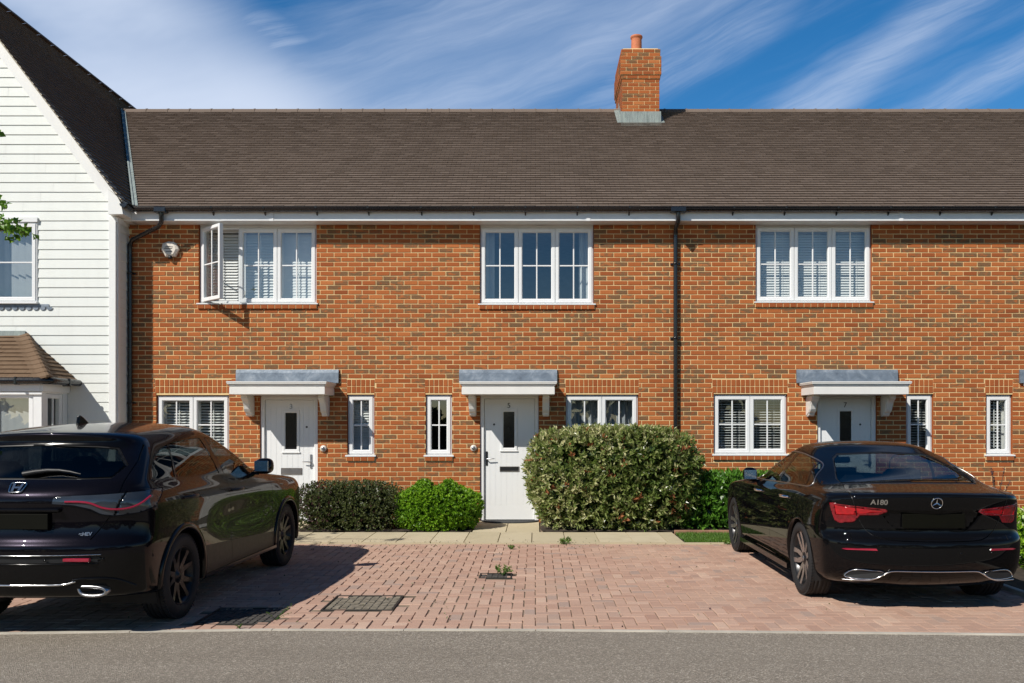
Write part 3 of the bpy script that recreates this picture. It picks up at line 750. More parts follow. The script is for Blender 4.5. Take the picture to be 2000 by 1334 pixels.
        for (xs_, sg) in ((x0, -1), (x1, 1)):
            yy = y0
            while yy < RY - .05:
                zz = EZ + (yy - EY) * TAN; m.box(xs_ - .002 if sg < 0 else xs_ - .01, xs_ + .01 if sg < 0 else xs_ + .002, yy, min(yy + .17, RY), zz - .03, zz + .20); yy += .172
            m.prism([(y0 - .03, zf + .02), (RY, RZ + .03), (RY, RZ + .045), (y0 - .03, zf + .035)], 0, xs_ - .10 if sg < 0 else xs_, xs_ if sg < 0 else xs_ + .10)
        m.build('flashing', 'lead_old', ch)
    set_base(root, ((xa + xb) / 2, BY, 0))
# ------------------------------------------------------------------ white weatherboarded house on the left
root = empty('weatherboarded_house'); tag(root, 'white weatherboarded house with a steep tiled gable and a tiled bay window', 'house')
GY = 13.60; GX1 = -6.545; APX = -9.16; APZ = LEZ + (LEX - APX) * TL; GX0 = 2 * APX - GX1
def gable_z(x): return LEZ + .06 + (LEX - x) * TL if x > APX else LEZ + .06 + (x - (2 * APX - LEX)) * TL
# openings (the window and the bay) cut out of the boards
wL = (XW(-205, GY), XW(76, GY), ZW(590, GY), ZW(428, GY))
bayx0, bayx1 = -10.0, -7.30; bayz = 2.2
m = MB(); P = .149; k = 0; z = -.03 - P
while z < APZ:
    z0, z1 = z, z + P
    ztop = z1
    xr = GX1 - .08 if z1 < LEZ - .2 else min(GX1 - .08, LEX - (z0 - LEZ) / TL - .25)
    xl = 2 * APX - xr
    if xr - xl > .1:
        for (p, q) in clip_spans(xl, xr, z0, z1, [(wL[0] + .02, wL[1] - .02, wL[2] + .02, wL[3] - .02), (bayx0 + .05, bayx1 - .05, -1, bayz - .1)]):
            a = p
            while a < q:                                     # boards butt at random joints
                b = min(q, a + rnd.uniform(2.2, 4.5)); 
                if q - b < .3: b = q
                jz = rnd.uniform(-.0015, .0015)
                m.add([(a, GY - .026, z0 + jz), (b - .002, GY - .026, z0 + jz), (b - .002, GY - .013, z1 + .01), (a, GY - .012, z1 + .01), (a, GY, z0 + jz), (b - .002, GY, z0 + jz)], [(0, 1, 2, 3), (4, 5, 1, 0)], 0)
                a = b
    if z1 < 4.9:                                             # return wall facing the brick terrace
        m.add([(GX1 + .016, GY + .05, z0), (GX1 + .016, BY, z0), (GX1 - .002, BY, z1 + .01), (GX1 - .002, GY + .05, z1 + .01), (GX1 - .01, GY + .05, z0), (GX1 - .01, BY, z0)], [(0, 1, 2, 3), (4, 5, 1, 0)], 0)
    z += P
# backing
def bk(x0, x1, z0, z1): m.add([(x0, GY, z0), (x1, GY, z0), (x1, GY, z1), (x0, GY, z1)], [(0, 1, 2, 3)])
bk(GX0, wL[0], -.3, 4.9); bk(wL[1], GX1, bayz - .15, 4.9); bk(bayx1, GX1, -.3, bayz - .15); bk(wL[0], wL[1], wL[3], 4.9); bk(wL[0], wL[1], bayz - .15, wL[2])
m.add([(GX0, GY, 4.9), (GX1, GY, 4.9), (APX, GY, APZ)], [(0, 1, 2)])
m.add([(GX1 - .012, GY, -.3), (GX1 - .012, 21.5, -.3), (GX1 - .012, 21.5, 4.9), (GX1 - .012, GY, 4.9)], [(0, 1, 2, 3)])
m.build('wall', 'board', root, normals=False)
m = MB(); m.box(GX1 - .105, GX1 + .004, GY - .042, GY - .0005, -.2, 4.80, bev=.003); m.box(GX1 - .010, GX1 + .024, GY + .0, GY + .075, -.2, 4.80, bev=.003)
m.build('corner_board', 'barge', root)
# rooms
m = MB()
for (z0, z1) in ((.0, 2.45), (2.65, 4.88)):
    a, b, y0, y1 = GX0 + .1, GX1 - .1, GY + .02, GY + 3.5
    m.add([(a, y0, z0), (b, y0, z0), (b, y1, z0), (a, y1, z0), (a, y0, z1), (b, y0, z1), (b, y1, z1), (a, y1, z1)], [(3, 2, 6, 7), (0, 3, 7, 4), (1, 2, 6, 5), (4, 5, 6, 7), (0, 1, 2, 3)], 0)
m.build('interior_wall', 'room_wall', root, normals=False)
# roof
VYF = 13.34
m = MB(); RYB = 23.0
Ls = math.hypot(LEX - APX, APZ - LEZ); Ur = Vector((APX - LEX, 0, APZ - LEZ)).normalized(); Ul = Vector((-(APX - LEX), 0, APZ - LEZ)).normalized()
def rngR(s):
    zz = LEZ + s * Ur.z
    yv = EY + (zz - EZ) / TAN
    return (VYF, max(VYF + .1, yv + .06) if zz < RZ else RYB)
roof_slope(m, (LEX, 0, LEZ), (0, 1, 0), Ur, rngR, Ls, 44, .165)
m.add([(LEX, VYF + .02, LEZ - .012), (LEX, 13.72, LEZ - .012), (APX, RYB, APZ - .012), (APX, VYF + .02, APZ - .012)], [(0, 1, 2, 3)], 0, (.3, 0, 0))
m.add([(2 * APX - LEX, VYF, LEZ), (2 * APX - LEX, RYB, LEZ), (APX, RYB, APZ), (APX, VYF, APZ)], [(0, 1, 2, 3)], 0, (.3, 0, 0))
rf = m.build('roof', 'roof_tile', root, normals=False)
m = MB()
for i in range(20):
    y = VYF + i * .455; pts = [(-.12 * math.cos(math.pi * t / 6), .08 * math.sin(math.pi * t / 6)) for t in range(7)]
    m.add([(APX + a, y, APZ - .03 + b) for a, b in pts] + [(APX + a, y + .45, APZ - .03 + b) for a, b in pts], [(t, t + 1, t + 8, t + 7) for t in range(6)], 0, (.4, 0, 0))
m.build('ridge_tiles', 'roof_tile', rf)
m = MB()                                                       # mortar bedding under the verge tiles
m.prism([(LEX + .02, LEZ - .03), (LEX + .02, LEZ + .0), (APX, APZ - .003), (APX, APZ - .05)], 1, VYF + .03, GY - .03, 0); m.build('verge', 'concrete_edge', rf)
m = MB()                                                       # valley lead
p0 = Vector((valley_x(EZ) , EY, EZ)); p1 = Vector((valley_x(RZ), RY, RZ)); d = (p1 - p0).normalized(); sd = Vector((1, 0, 0))
nrm = Vector((0, -TAN, 1)).normalized()
for (a, b, h) in ((.015, .045, .045), (.045, .10, .03)):
    q = [p0 + sd * a + nrm * h, p0 + sd * b + nrm * h, p1 + sd * b + nrm * h, p1 + sd * a + nrm * h]
    m.add(q + [v - nrm * .04 for v in q], [(0, 1, 2, 3), (4, 5, 1, 0), (1, 5, 6, 2), (0, 3, 7, 4)])
m.build('valley_flashing', 'lead_old', rf, normals=False)
# barge boards
def barge(sg):
    m = MB(); xe = LEX if sg > 0 else 2 * APX - LEX; n = Vector((Ur.z, 0, -Ur.x)) if sg > 0 else Vector((-Ur.z, 0, -Ur.x))
    n = Vector((math.sin(math.atan(TL)), 0, math.cos(math.atan(TL)))) if sg > 0 else Vector((-math.sin(math.atan(TL)), 0, math.cos(math.atan(TL))))
    e = Vector((xe, 0, LEZ)); a = Vector((APX, 0, APZ))
    o = -.045
    v = [e + n * o, a + Vector((0, 0, o / n.z)), a + Vector((0, 0, (o - .155) / n.z)), e + n * (o - .155)]
    m.prism([(p.x, p.z) for p in v], 1, GY - .085, GY - .0355)
    o2 = -.20
    v = [e + n * o2, a + Vector((0, 0, o2 / n.z)), a + Vector((0, 0, (o2 - .03) / n.z)), e + n * (o2 - .03)]
    return m.build('barge_board', 'barge', root)
barge(1); barge(-1)
bd = 13.44
box = [(211, 369), (229, 384), (236, 397), (240, 418), (211, 418)]
m = MB(); m.prism([(XW(a, bd), ZW(b, bd)) for a, b in box], 1, bd, 13.75); m.prism([(XW(208, bd), ZW(420, bd)), (XW(214, bd), ZW(426, bd)), (GX1 + .03, 4.70), (GX1 + .03, ZW(419, bd))], 1, GY - .03, GY + .3)
m.build('box_end', 'barge', root)
m = MB(); m.box(GX1 + .02, -6.375, 13.75, BY, 4.768, 4.925); m.build('eaves_fascia', 'upvc', root)
m = MB(); n = 10; yc0, yc1 = 13.38, 13.72; xc = LEX + .03; r = .058
pts = [(xc - r * math.cos(math.pi * k / n), 4.955 - r * math.sin(math.pi * k / n)) for k in range(n + 1)]
m.prism(pts, 1, yc0, yc0 + .012, smooth=True)
m.add([(a, yc0, b) for a, b in pts] + [(a, yc1, b) for a, b in pts], [(k, k + 1, k + n + 2, k + n + 1) for k in range(n)], 0, (0, 0, 0), True)
m.build('gutter', 'gutter_black', root, normals=False)
# upper window
w = wL
win = make_window(root, w[0] + .005, w[1] - .005, w[2] + .0, w[3] - .06, 3, 'vblind', yf=GY - .035, vbar=False, sill=False)
m = MB(); m.box(w[0] - .01, w[1] + .005, GY - .06, GY, w[3] - .055, w[3] + .015); m.build('window_head', 'upvc', win)
m = MB(); m.box(w[0] - .01, w[1] + .012, GY - .085, GY - .0, w[2] - .035, w[2] - .002, bev=.004); m.build('sill', 'upvc', win)
m = MB(); zt, zb = w[2] - .036, ZW(601, GY); x = w[0] - .1; xe = XW(98, GY)
m.box(x, xe, GY - .034, GY - .0305, zt - .045, zt)
while x < xe - .02:
    pts = [(x, zt - .045), (x, zt - .06)] + [(x + .045 - .045 * math.cos(math.pi * t / 6), zt - .06 - .035 * math.sin(math.pi * t / 6)) for t in range(1, 6)] + [(x + .09, zt - .06), (x + .09, zt - .045)]
    m.prism(pts, 1, GY - .034, GY - .0305); x += .108
m.build('lead_apron', 'lead', win)
# bay window
m = MB(); by = 12.86
m.box(bayx0, bayx1, by, GY - .031, .0, .62); m.box(bayx0, bayx1, by, GY - .031, 2.02, 2.17)
for xx in (bayx0 + .06, bayx1 - .06): m.box(xx - .06, xx + .06, by, by + .12, .62, 2.02)
m.box(bayx1 - .12, bayx1, GY - .15, GY - .031, .62, 2.02)
m.box(bayx1 + .001, bayx1 + .045, by - .04, GY - .031, 2.045, 2.20, bev=.003); m.box(bayx0 - .04, bayx1 + .0005, by - .045, by - .001, 2.045, 2.20, bev=.003)
m.box(bayx0 - .02, bayx1 + .02, by - .03, by - .0012, 2.0, 2.03)
bay = m.build('bay_window', 'upvc', root)
for i in range(3):
    a = bayx0 + .125 + i * .817; b = a + .81; sm = MB(); ring(sm, a, b, .63, 2.015, .07, by + .01, by + .07, .014); sm.build('sash', 'upvc', bay)
    p = MB(); p.add([(a + .05, by + .04, .68), (b - .05, by + .04, .68), (b - .05, by + .04, 1.97), (a + .05, by + .04, 1.97)], [(0, 1, 2, 3)]); p.build('pane', 'window_glass', bay, normals=False)
    v = MB()
    for k in range(7):
        xa = a + .03 + k * .107; v.add([(xa, by + .17, .65), (xa + .105, by + .21, .65), (xa + .105, by + .21, 2.0), (xa, by + .17, 2.0)], [(0, 1, 2, 3)])
    v.build('blind', 'curtain_white', bay, normals=False)
sm = MB(); ring(sm, -GY + .16, -by - .125, .63, 2.015, .065, -.055, .0, .012)
T = Matrix.Translation((bayx1 - .062, 0, 0)) @ Matrix.Rotation(R(90), 4, 'Z')
sm.v = [(bayx1 - .008 - y - .055, -x, z) for x, y, z in sm.v]; sm.build('sash', 'upvc', bay)
p = MB(); p.add([(bayx1 - .03, by + .15, .68), (bayx1 - .03, GY - .18, .68), (bayx1 - .03, GY - .18, 1.97), (bayx1 - .03, by + .15, 1.97)], [(0, 1, 2, 3)]); p.build('pane', 'window_glass', bay, normals=False)
p = MB(); p.box(bayx1 - .04, bayx1 - .02, (by + GY) / 2 - .03, (by + GY) / 2 - .01, .69, 1.96); p.build('glazing_bar', 'upvc', bay)
# bay roof
ez, tz = 2.235, ZW(653, GY); ex, tx, ey = -7.15, XW(50, GY), 12.74
m = MB(); Lf = math.hypot(GY - ey, tz - ez); Uf = Vector((0, GY - ey, tz - ez)).normalized()
roof_slope(m, (0, ey, ez), (1, 0, 0), Uf, lambda s: (-10.5, ex + (tx - ex) * min(1, s / Lf)), Lf, 11, .165, .02)
Lr = math.hypot(tx - ex, tz - ez); Us = Vector((tx - ex, 0, tz - ez)).normalized()
roof_slope(m, (ex, 0, ez), (0, 1, 0), Us, lambda s: (ey + (GY - ey) * min(1, s / Lr), GY), Lr, 11, .165, .02)
m.add([(-10.5, ey, ez - .01), (ex, ey, ez - .01), (tx, GY, tz - .01), (-10.5, GY, tz - .01), (ex, GY, ez - .01)], [(0, 1, 2, 3), (1, 4, 2), (0, 1, 4)], 0, (.3, 0, 0))
bro = m.build('bay_roof', 'bay_tile', root, normals=False)
m = MB(); h0 = Vector((ex, ey, ez)); h1 = Vector((tx, GY, tz)); Nf = Vector((0, -Uf.z, Uf.y)); Ns = Vector((Us.z, 0, -Us.x))
for r_ in range(11):
    sa, sb = r_ / 11, min(1, (r_ + 1.1) / 11)
    rows = []
    for (t, lift) in ((sa, .040), (sb, .012)):
        hp = h0 + (h1 - h0) * t; row = []
        for (u, fr) in ((-.20, 0), (-.13, 0), (-.07, .35), (-.02, .8), (.02, 1), (.06, .8), (.11, .35), (.17, 0)):
            dd_ = Vector((1, 0, 0)) * min(u, 0) + Vector((0, 1, 0)) * max(u, 0); N_ = Nf if u < 0 else Ns
            k = 1 - abs(u) / .25
            row.append(hp + dd_ + (Nf * (1 - (u + .2) / .37) + Ns * ((u + .2) / .37)) * (lift * .55 + .045 * fr) )
        rows.append(row)
    vs = rows[0] + rows[1] + [p - Vector((0, 0, .03)) for p in rows[0]]
    m.add(vs, [(i, i + 1, i + 9, i + 8) for i in range(7)] + [(i + 16, i + 17, i + 1, i) for i in range(7)], 0, (rnd.uniform(.2, .7), 0, 0), False)
m.build('hip_tiles', 'bay_tile', bro, normals=False)
m = MB(); m.box(-10.5, tx + .02, GY - .05, GY - .031, tz - .03, tz + .05); m.build('flashing', 'lead_old', bro)
g = MB(); path = [(-10.5, ey + .01, ez - .035), (ex - .12, ey + .01, ez - .035), (ex + .0, ey + .06, ez - .035), (ex + .03, ey + .16, ez - .035), (ex + .03, GY - .035, ez - .035)]
g.tube(path, .052, 12)
for xx in (-9.2, -8.3, -7.6): g.box(xx - .02, xx + .02, ey - .048, ey + .07, ez - .095, ez + .02, bev=.01)
g.box(ex - .035, ex + .09, 13.2, 13.24, ez - .1, ez + .02, bev=.01)
g.build('gutter', 'gutter_black', bay)
set_base(root, (APX, GY, 0))
# ------------------------------------------------------------------ ground, paving, planting
def sheet(name, poly, z, mat, kind='structure', label=None, cat=None):
    m = MB(); m.add([(x, y, z) for x, y in poly], [tuple(range(len(poly)))]); o = m.build(name, mat, normals=False); tag(o, label, cat, None, kind); return o
sheet('ground', [(-150, -150), (150, -150), (150, 200), (-150, 200)], -.07, 'soil')
KX = [(-30, 6.2), (-8, 6.42), (-4.1, 6.52), (-2.0, 6.645), (0, 6.63), (2.0, 6.56), (3.65, 6.49), (8, 6.36), (30, 6.0)]
sheet('road', [(x, y - .045) for x, y in KX] + [(30, -6), (-30, -6)], .004, 'asphalt')
def strip_kerb(name, line, w, z, jl, mat='concrete_edge'):
    m = MB()
    for (xa, ya), (xb, yb) in zip(line, line[1:]):
        n = max(1, int(abs(xb - xa) / jl))
        for i in range(n):
            t0, t1 = i / n, (i + 1) / n; a = xa + (xb - xa) * t0 + .003; b = xa + (xb - xa) * t1 - .003; ya_ = ya + (yb - ya) * t0; yb_ = ya + (yb - ya) * t1; dz = rnd.uniform(-.002, .003)
            m.add([(a, ya_ - w, -.05), (b, yb_ - w, -.05), (b, yb_, -.05), (a, ya_, -.05), (a, ya_ - w + .004, z + dz), (b, yb_ - w + .004, z + dz), (b, yb_ - .004, z + dz), (a, ya_ - .004, z + dz)], [(4, 5, 6, 7), (0, 1, 5, 4), (2, 3, 7, 6), (1, 2, 6, 5), (3, 0, 4, 7)])
    return tag(m.build(name, mat), kind='structure')
strip_kerb('kerb_edging', KX, .05, .012, .9)
DX0, DX1, DY0, DY1 = -12.0, 4.44, 6.0, 11.36
covers = [(-1.82, -1.20, 7.34, 7.97), (-2.70, -2.09, 6.82, 7.44), (-.585, -.24, 8.86, 9.15)]
m = MB(); a = .1; dy = lambda x, y: .0022 * math.sin(x * 1.3 + y * .7) + .0016 * math.sin(y * 2.1 - x * .6)
j = lambda s=.0022: rnd.uniform(-s, s)
kz = lambda x: interp(KX, x)
for yi in range(int((DY1 - DY0) / a) + 2):
    for xi in range(int((DX1 - DX0) / a) + 2):
        t = (xi - yi) % 4
        if t == 0: x0, x1, y0, y1 = xi, xi + 2, yi, yi + 1
        elif t == 2: x0, x1, y0, y1 = xi, xi + 1, yi - 1, yi + 1
        else: continue
        x0, x1 = DX0 + x0 * a, DX0 + x1 * a; y0, y1 = DY0 + y0 * a, DY0 + y1 * a
        x0, x1 = max(x0, DX0), min(x1, DX1); y1 = min(y1, DY1); y0 = max(y0, kz((x0 + x1) / 2) - .03)
        if x1 - x0 < .02 or y1 - y0 < .02 or y1 < kz(x0) - .06: continue
        cx, cy = (x0 + x1) / 2, (y0 + y1) / 2
        if any(c[0] - .01 < cx < c[1] + .01 and c[2] - .01 < cy < c[3] + .01 for c in covers): continue
        g = .0020 + rnd.uniform(0, .0016); z = -.002 + dy(cx, cy) + j(.0018); r = .0045
        X0, X1, Y0, Y1 = x0 + g + j(), x1 - g + j(), y0 + g + j(), y1 - g + j()
        zz = [z + j(.0012) for _ in range(4)]
        vs = [(X0, Y0, z - .010), (X1, Y0, z - .010), (X1, Y1, z - .010), (X0, Y1, z - .010), (X0 + r, Y0 + r, zz[0]), (X1 - r, Y0 + r, zz[1]), (X1 - r, Y1 - r, zz[2]), (X0 + r, Y1 - r, zz[3])]
        tt = (min(1, max(0, rnd.gauss(.5, .22))), 1.0 if rnd.random() < .06 else (.4 if rnd.random() < .1 else 0), 0)
        m.add(vs, [(4, 5, 6, 7), (0, 1, 5, 4), (1, 2, 6, 5), (2, 3, 7, 6), (3, 0, 4, 7)], 0, tt)
m.add([(DX0, DY0, -.0115), (DX1, DY0, -.0115), (DX1, DY1, -.0115), (DX0, DY1, -.0115)], [(0, 1, 2, 3)], 1)
tag(m.build('driveway', ['paver', 'joint_sand'], normals=False), kind='structure')
strip_kerb('path_edging', [(-12, 11.42), (4.44, 11.42)], .06, .014, .9, 'slab')
# cream slabs
m = MB(); x = -12.2
def slab(x0, x1, y0, y1, r=.004):
    z = .004 + rnd.uniform(-.002, .002); g = .0025
    m.add([(x0 + g, y0 + g, z - .03), (x1 - g, y0 + g, z - .03), (x1 - g, y1 - g, z - .03), (x0 + g, y1 - g, z - .03), (x0 + g + r, y0 + g + r, z), (x1 - g - r, y0 + g + r, z), (x1 - g - r, y1 - g - r, z), (x0 + g + r, y1 - g - r, z)], [(4, 5, 6, 7), (0, 1, 5, 4), (1, 2, 6, 5), (2, 3, 7, 6), (3, 0, 4, 7)], 0, (rnd.random(), 0, 0))
while x < 1.9: slab(x, min(x + .45, 1.97), 11.424, 12.56); x += .45
for (xa, xb) in ((-.92, .06), (-4.6, -3.5)):
    n = 2; w = (xb - xa) / n
    for i in range(n): slab(xa + i * w, xa + (i + 1) * w, 12.56, 13.2); slab(xa + (i + .0) * w, xa + (i + 1) * w, 13.2, 13.98)
m.add([(-12.2, 11.42, -.02), (1.97, 11.42, -.02), (1.97, 13.99, -.02), (-12.2, 13.99, -.02)], [(0, 1, 2, 3)], 1)
tag(m.build('footpath', ['slab', 'joint_sand'], normals=False), kind='structure')
def soil(x0, x1, y0, y1, n=26, amp=.02, z=.004):
    k = max(4, int(n * (y1 - y0) / max(.3, (x1 - x0)))); V = []; Fc = []
    for jy in range(k + 1):
        for ix in range(n + 1): V.append((x0 + (x1 - x0) * ix / n, y0 + (y1 - y0) * jy / k, z + rnd.uniform(-.3, 1) * amp))
    for jy in range(k):
        for ix in range(n): q = jy * (n + 1) + ix; Fc.append((q, q + 1, q + n + 2, q + n + 1))
    return V, Fc
m = MB()
for (a_, b_, c_, d_) in ((-3.48, -.94, 12.6, 13.99), (.08, 2.3, 12.6, 13.99), (2.3, 9, 12.45, 13.99), (4.52, 9, 6.6, 12.44), (-12, -4.62, 12.6, 13.99)):
    m.add(*soil(a_, b_, c_, d_), 0)
tag(m.build('flower_bed', 'soil', normals=False), kind='structure')
m = MB(); m.box(1.98, 4.5, 12.38, 12.44, -.03, .05, bev=.004); tag(m.build('bed_edging', 'timber_edge'), kind='structure')
m = MB(); m.box(4.45, 4.51, 6.5, 12.37, -.03, .035, bev=.006); tag(m.build('bed_kerb', 'concrete_edge'), kind='structure')
def blades(name, n, x0, x1, y0, y1, h, mat, z=0.0, w=.006, lean=.03):
    rs = np.random.RandomState(3); p = np.stack([rs.uniform(x0, x1, n), rs.uniform(y0, y1, n), np.full(n, z)], 1)
    an = rs.uniform(0, 2 * np.pi, n); d = np.stack([np.cos(an), np.sin(an), np.zeros(n)], 1) * (w / 2)
    H = h * rs.uniform(.6, 1.2, n)[:, None]; ln = np.stack([rs.normal(0, lean, n), rs.normal(0, lean, n), np.zeros(n)], 1)
    top = p + np.array([0, 0, 1.0]) * H + ln
    V = np.stack([p - d, p + d, top + d * .25, top - d * .25], 1).reshape(-1, 3); Fq = np.arange(n * 4).reshape(-1, 4)
    T = np.zeros((n, 3)); T[:, 0] = rs.uniform(0, 1, n); return np_mesh(name, V, Fq, T, mat)
lawn = sheet('lawn_base', [(1.975, 11.425), (4.44, 11.425), (4.44, 12.378), (1.975, 12.378)], .002, 'soil')
tag(blades('lawn', 16000, 1.98, 4.44, 11.43, 12.37, .035, 'grass', .002, .007, .015), 'strip of short green lawn beside the path slabs and the saloon front wheel', 'grass', kind='stuff')
# inspection covers
def cover(c, blocks, label, mat):
    x0, x1, y0, y1 = c; root = empty('inspection_cover', ((x0 + x1) / 2, (y0 + y1) / 2, 0)); tag(root, label, 'drain cover')
    m = MB(); ox, oy = (x0 + x1) / 2, (y0 + y1) / 2; hw, hd = (x1 - x0) / 2 - .004, (y1 - y0) / 2 - .004; t = .014
    m.box(-hw, hw, -hd, -hd + t, -.02, .003); m.box(-hw, hw, hd - t, hd, -.02, .003); m.box(-hw, -hw + t, -hd + t, hd - t, -.02, .003); m.box(hw - t, hw, -hd + t, hd - t, -.02, .003)
    m.build('rim', 'iron', root)
    m = MB(); m.box(-hw + t, hw - t, -hd + t, hd - t, -.03, -.010, 0); n = blocks; w = (2 * hw - 2 * t) / n; d = (2 * hd - 2 * t) / n
    for i in range(n):
        for k in range(n):
            x = -hw + t + i * w; y = -hd + t + k * d
            if rnd.random() < .97: m.box(x + .008, x + w - .008, y + .008, y + d - .008, -.010, -.003 + rnd.uniform(-.003, .002), 0, bev=.004)
    m.build('cover_plate', mat, root); return root
plain('cover_stone', (.19, .165, .125), .95, var=.4, scale=14, bump=.6)
plain('cover_dark', (.062, .056, .05), .9, var=.4, scale=14, bump=.6)
cover(covers[0], 9, 'square grey grid-patterned inspection cover fully in sunlight on the red paving', 'cover_stone')
cover(covers[1], 10, 'square dark inspection cover half in the shadow of the left car', 'cover_dark')
cover(covers[2], 5, 'small dark drain cover with a green weed growing at its corner', 'cover_dark')
# half-round door mat
root = None; m = MB(); cx = XW(996.5, 13.9); pts = [(cx - .46 * math.cos(math.pi * k / 24), 13.93 - .30 * math.sin(math.pi * k / 24)) for k in range(25)]
m.prism(pts, 2, .008, .026); dm = m.build('door_mat', 'mat_fibre'); tag(dm, 'dark half-round coir mat in front of the middle front door', 'doormat')

def unit(v): return v / np.maximum(1e-9, np.linalg.norm(v, axis=1))[:, None]
def sprigs(P, Dr, per, L, Wd, rs, spread=.9, up=.25, tint=None, red=0.0, name='foliage', mat='leaf_green', parent=None, Lvar=.3, shade=None, arr=False):
    """leaf rhombi in whorls round each sprig point"""
    n = len(P); k = n * per
    Pc = np.repeat(P, per, 0); Dc = np.repeat(unit(Dr), per, 0)
    rv = rs.normal(0, 1, (k, 3)); side = unit(np.cross(Dc, rv))
    ld = unit(Dc * rs.uniform(.25, 1.0, (k, 1)) + side * spread * rs.uniform(.4, 1.1, (k, 1)) + np.array([0, 0, up]))
    base = Pc + Dc * rs.uniform(-.6, .25, (k, 1)) * L
    wd = unit(np.cross(ld, unit(Dc + rs.normal(0, .35, (k, 3))))); LL = L * rs.uniform(1 - Lvar, 1 + Lvar, (k, 1)); WW = Wd * rs.uniform(1 - Lvar, 1 + Lvar, (k, 1))
    nrm = np.cross(wd, ld)
    mid = base + ld * LL * .5 + nrm * LL * .06
    tip = base + ld * LL + nrm * LL * rs.uniform(-.15, .08, (k, 1))
    V = np.stack([base, mid + wd * WW / 2 + nrm * WW * .15, tip, mid - wd * WW / 2 + nrm * WW * .15], 1).reshape(-1, 3)
    T = np.zeros((k, 3)); sp = np.repeat(rs.normal(0, .16, n), per)
    T[:, 0] = np.clip((tint if tint is not None else .5) + sp + rs.normal(0, .17, k), 0, 1) if not isinstance(tint, np.ndarray) else np.clip(np.repeat(tint, per) + sp + rs.normal(0, .15, k), 0, 1)
    T[:, 1] = np.repeat((rs.uniform(0, 1, n) < (np.asarray(red) if isinstance(red, np.ndarray) else red)).astype(float), per)
    if arr: return V, T
    return np_mesh(name, V, np.arange(k * 4).reshape(-1, 4), T, mat, parent)
def lump(P, s, seed):
    v = np.zeros(len(P)); r_ = np.random.RandomState(seed)
    for i in range(7):
        w = r_.normal(0, 1, 3); w /= np.linalg.norm(w); v += np.sin(P @ w * s * (1 + i * .45) + r_.uniform(0, 6.3)) / (1 + i * .5)
    return v / 3
def shrub(name, c, half, nexp, n, per, L, Wd, mat, label, group=None, seed=1, lumps=.06, lsc=7, taper=None, red=0, up=.25, inner=.35, tintfn=None, stems=8, spread=.9, redfn=None, cat='shrub', cut=None, depthr=(.86, 1.02)):
    rs = np.random.RandomState(seed); root = empty(name, (c[0], c[1], 0)); tag(root, label, cat, group)
    d = unit(rs.normal(0, 1, (n, 3))); h = np.array(half)
    r = 1 / (np.abs(d[:, 0]) ** nexp + np.abs(d[:, 1]) ** nexp + np.abs(d[:, 2]) ** nexp) ** (1 / nexp)
    S = d * r[:, None]; k = np.where(rs.uniform(0, 1, n) < inner, rs.uniform(.55, .88, n), rs.uniform(depthr[0], depthr[1], n))
    S = S * (k * (1 + lumps * lump(S * h, lsc, seed)))[:, None]
    P = S * h; P[:, 2] += c[2]
    if taper: f = taper(P[:, 2]); P[:, 0] *= f; P[:, 1] *= f
    keep = P[:, 2] > .02
    if cut: keep &= cut(P)
    P = P[keep]; S = S[keep]
    Dr = unit(np.sign(S) * np.abs(S) ** (nexp - 1) / h + rs.normal(0, .35, S.shape) + np.array([0, 0, .25]))
    tint = tintfn(P) if tintfn else None
    rd = redfn(P) if redfn else red
    sprigs(P, Dr, per, L, Wd, rs, spread, up, tint, rd, 'foliage', mat, root)
    # old wood, and inner leaves tinted dark as the shade of the gaps
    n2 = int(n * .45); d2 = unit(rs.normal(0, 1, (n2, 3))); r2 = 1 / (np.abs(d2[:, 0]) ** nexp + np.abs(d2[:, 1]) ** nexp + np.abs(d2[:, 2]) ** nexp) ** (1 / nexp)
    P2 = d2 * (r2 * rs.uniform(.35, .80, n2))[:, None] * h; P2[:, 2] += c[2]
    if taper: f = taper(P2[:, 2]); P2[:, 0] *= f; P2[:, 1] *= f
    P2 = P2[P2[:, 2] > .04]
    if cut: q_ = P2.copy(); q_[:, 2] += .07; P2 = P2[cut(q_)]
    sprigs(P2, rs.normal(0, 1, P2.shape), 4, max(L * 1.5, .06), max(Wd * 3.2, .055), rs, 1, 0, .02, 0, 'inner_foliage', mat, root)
    m = MB()
    for i in range(stems):
        a_ = rs.uniform(0, 6.28); q = rs.uniform(.1, .75); b = (h[0] * q * math.cos(a_), h[1] * q * math.sin(a_), c[2] + h[2] * rs.uniform(.1, .7))
        m.tube([(b[0] * .45, b[1] * .45, 0), (b[0] * .6, b[1] * .6, b[2] * .4), b], [.014, .010, .005], 6)
    m.build('stems', 'bark', root); return root
# purple-tinged low hedge
shrub('low_hedge', (XW(681, 12.95), 13.02, .34), (.775, .50, .36), 5, 5200, 5, .026, .016, 'leaf_purple', 'low clipped dark hedge with purple tinges left of the bright green bush',
      seed=3, lumps=.045, lsc=9, inner=.3, tintfn=lambda P: .45 + .12 * lump(P, 5, 9), redfn=lambda P: np.clip(.18 - .5 * (P[:, 0] + .35) + .1 * lump(P, 6, 4), .05, .85), cat='hedge', stems=14)
# bright green mound with two tops
def two_tops(P): return P[:, 2] < .60 + .13 * np.maximum(np.exp(-((P[:, 0] + .22) / .13) ** 2), np.exp(-((P[:, 0] - .17) / .10) ** 2)) - .28 * (np.clip(np.abs(P[:, 0]) - .28, 0, 1)) + .02
shrub('green_bush', (XW(853, 12.85), 12.98, .30), (.665, .46, .44), 2.15, 5200, 6, .036, .021, 'leaf_green', 'rounded bright green bush left of the middle front door',
      seed=5, lumps=.08, lsc=10, inner=.25, up=.35, tintfn=lambda P: .45 + .2 * lump(P, 12, 9), cut=two_tops, stems=10)
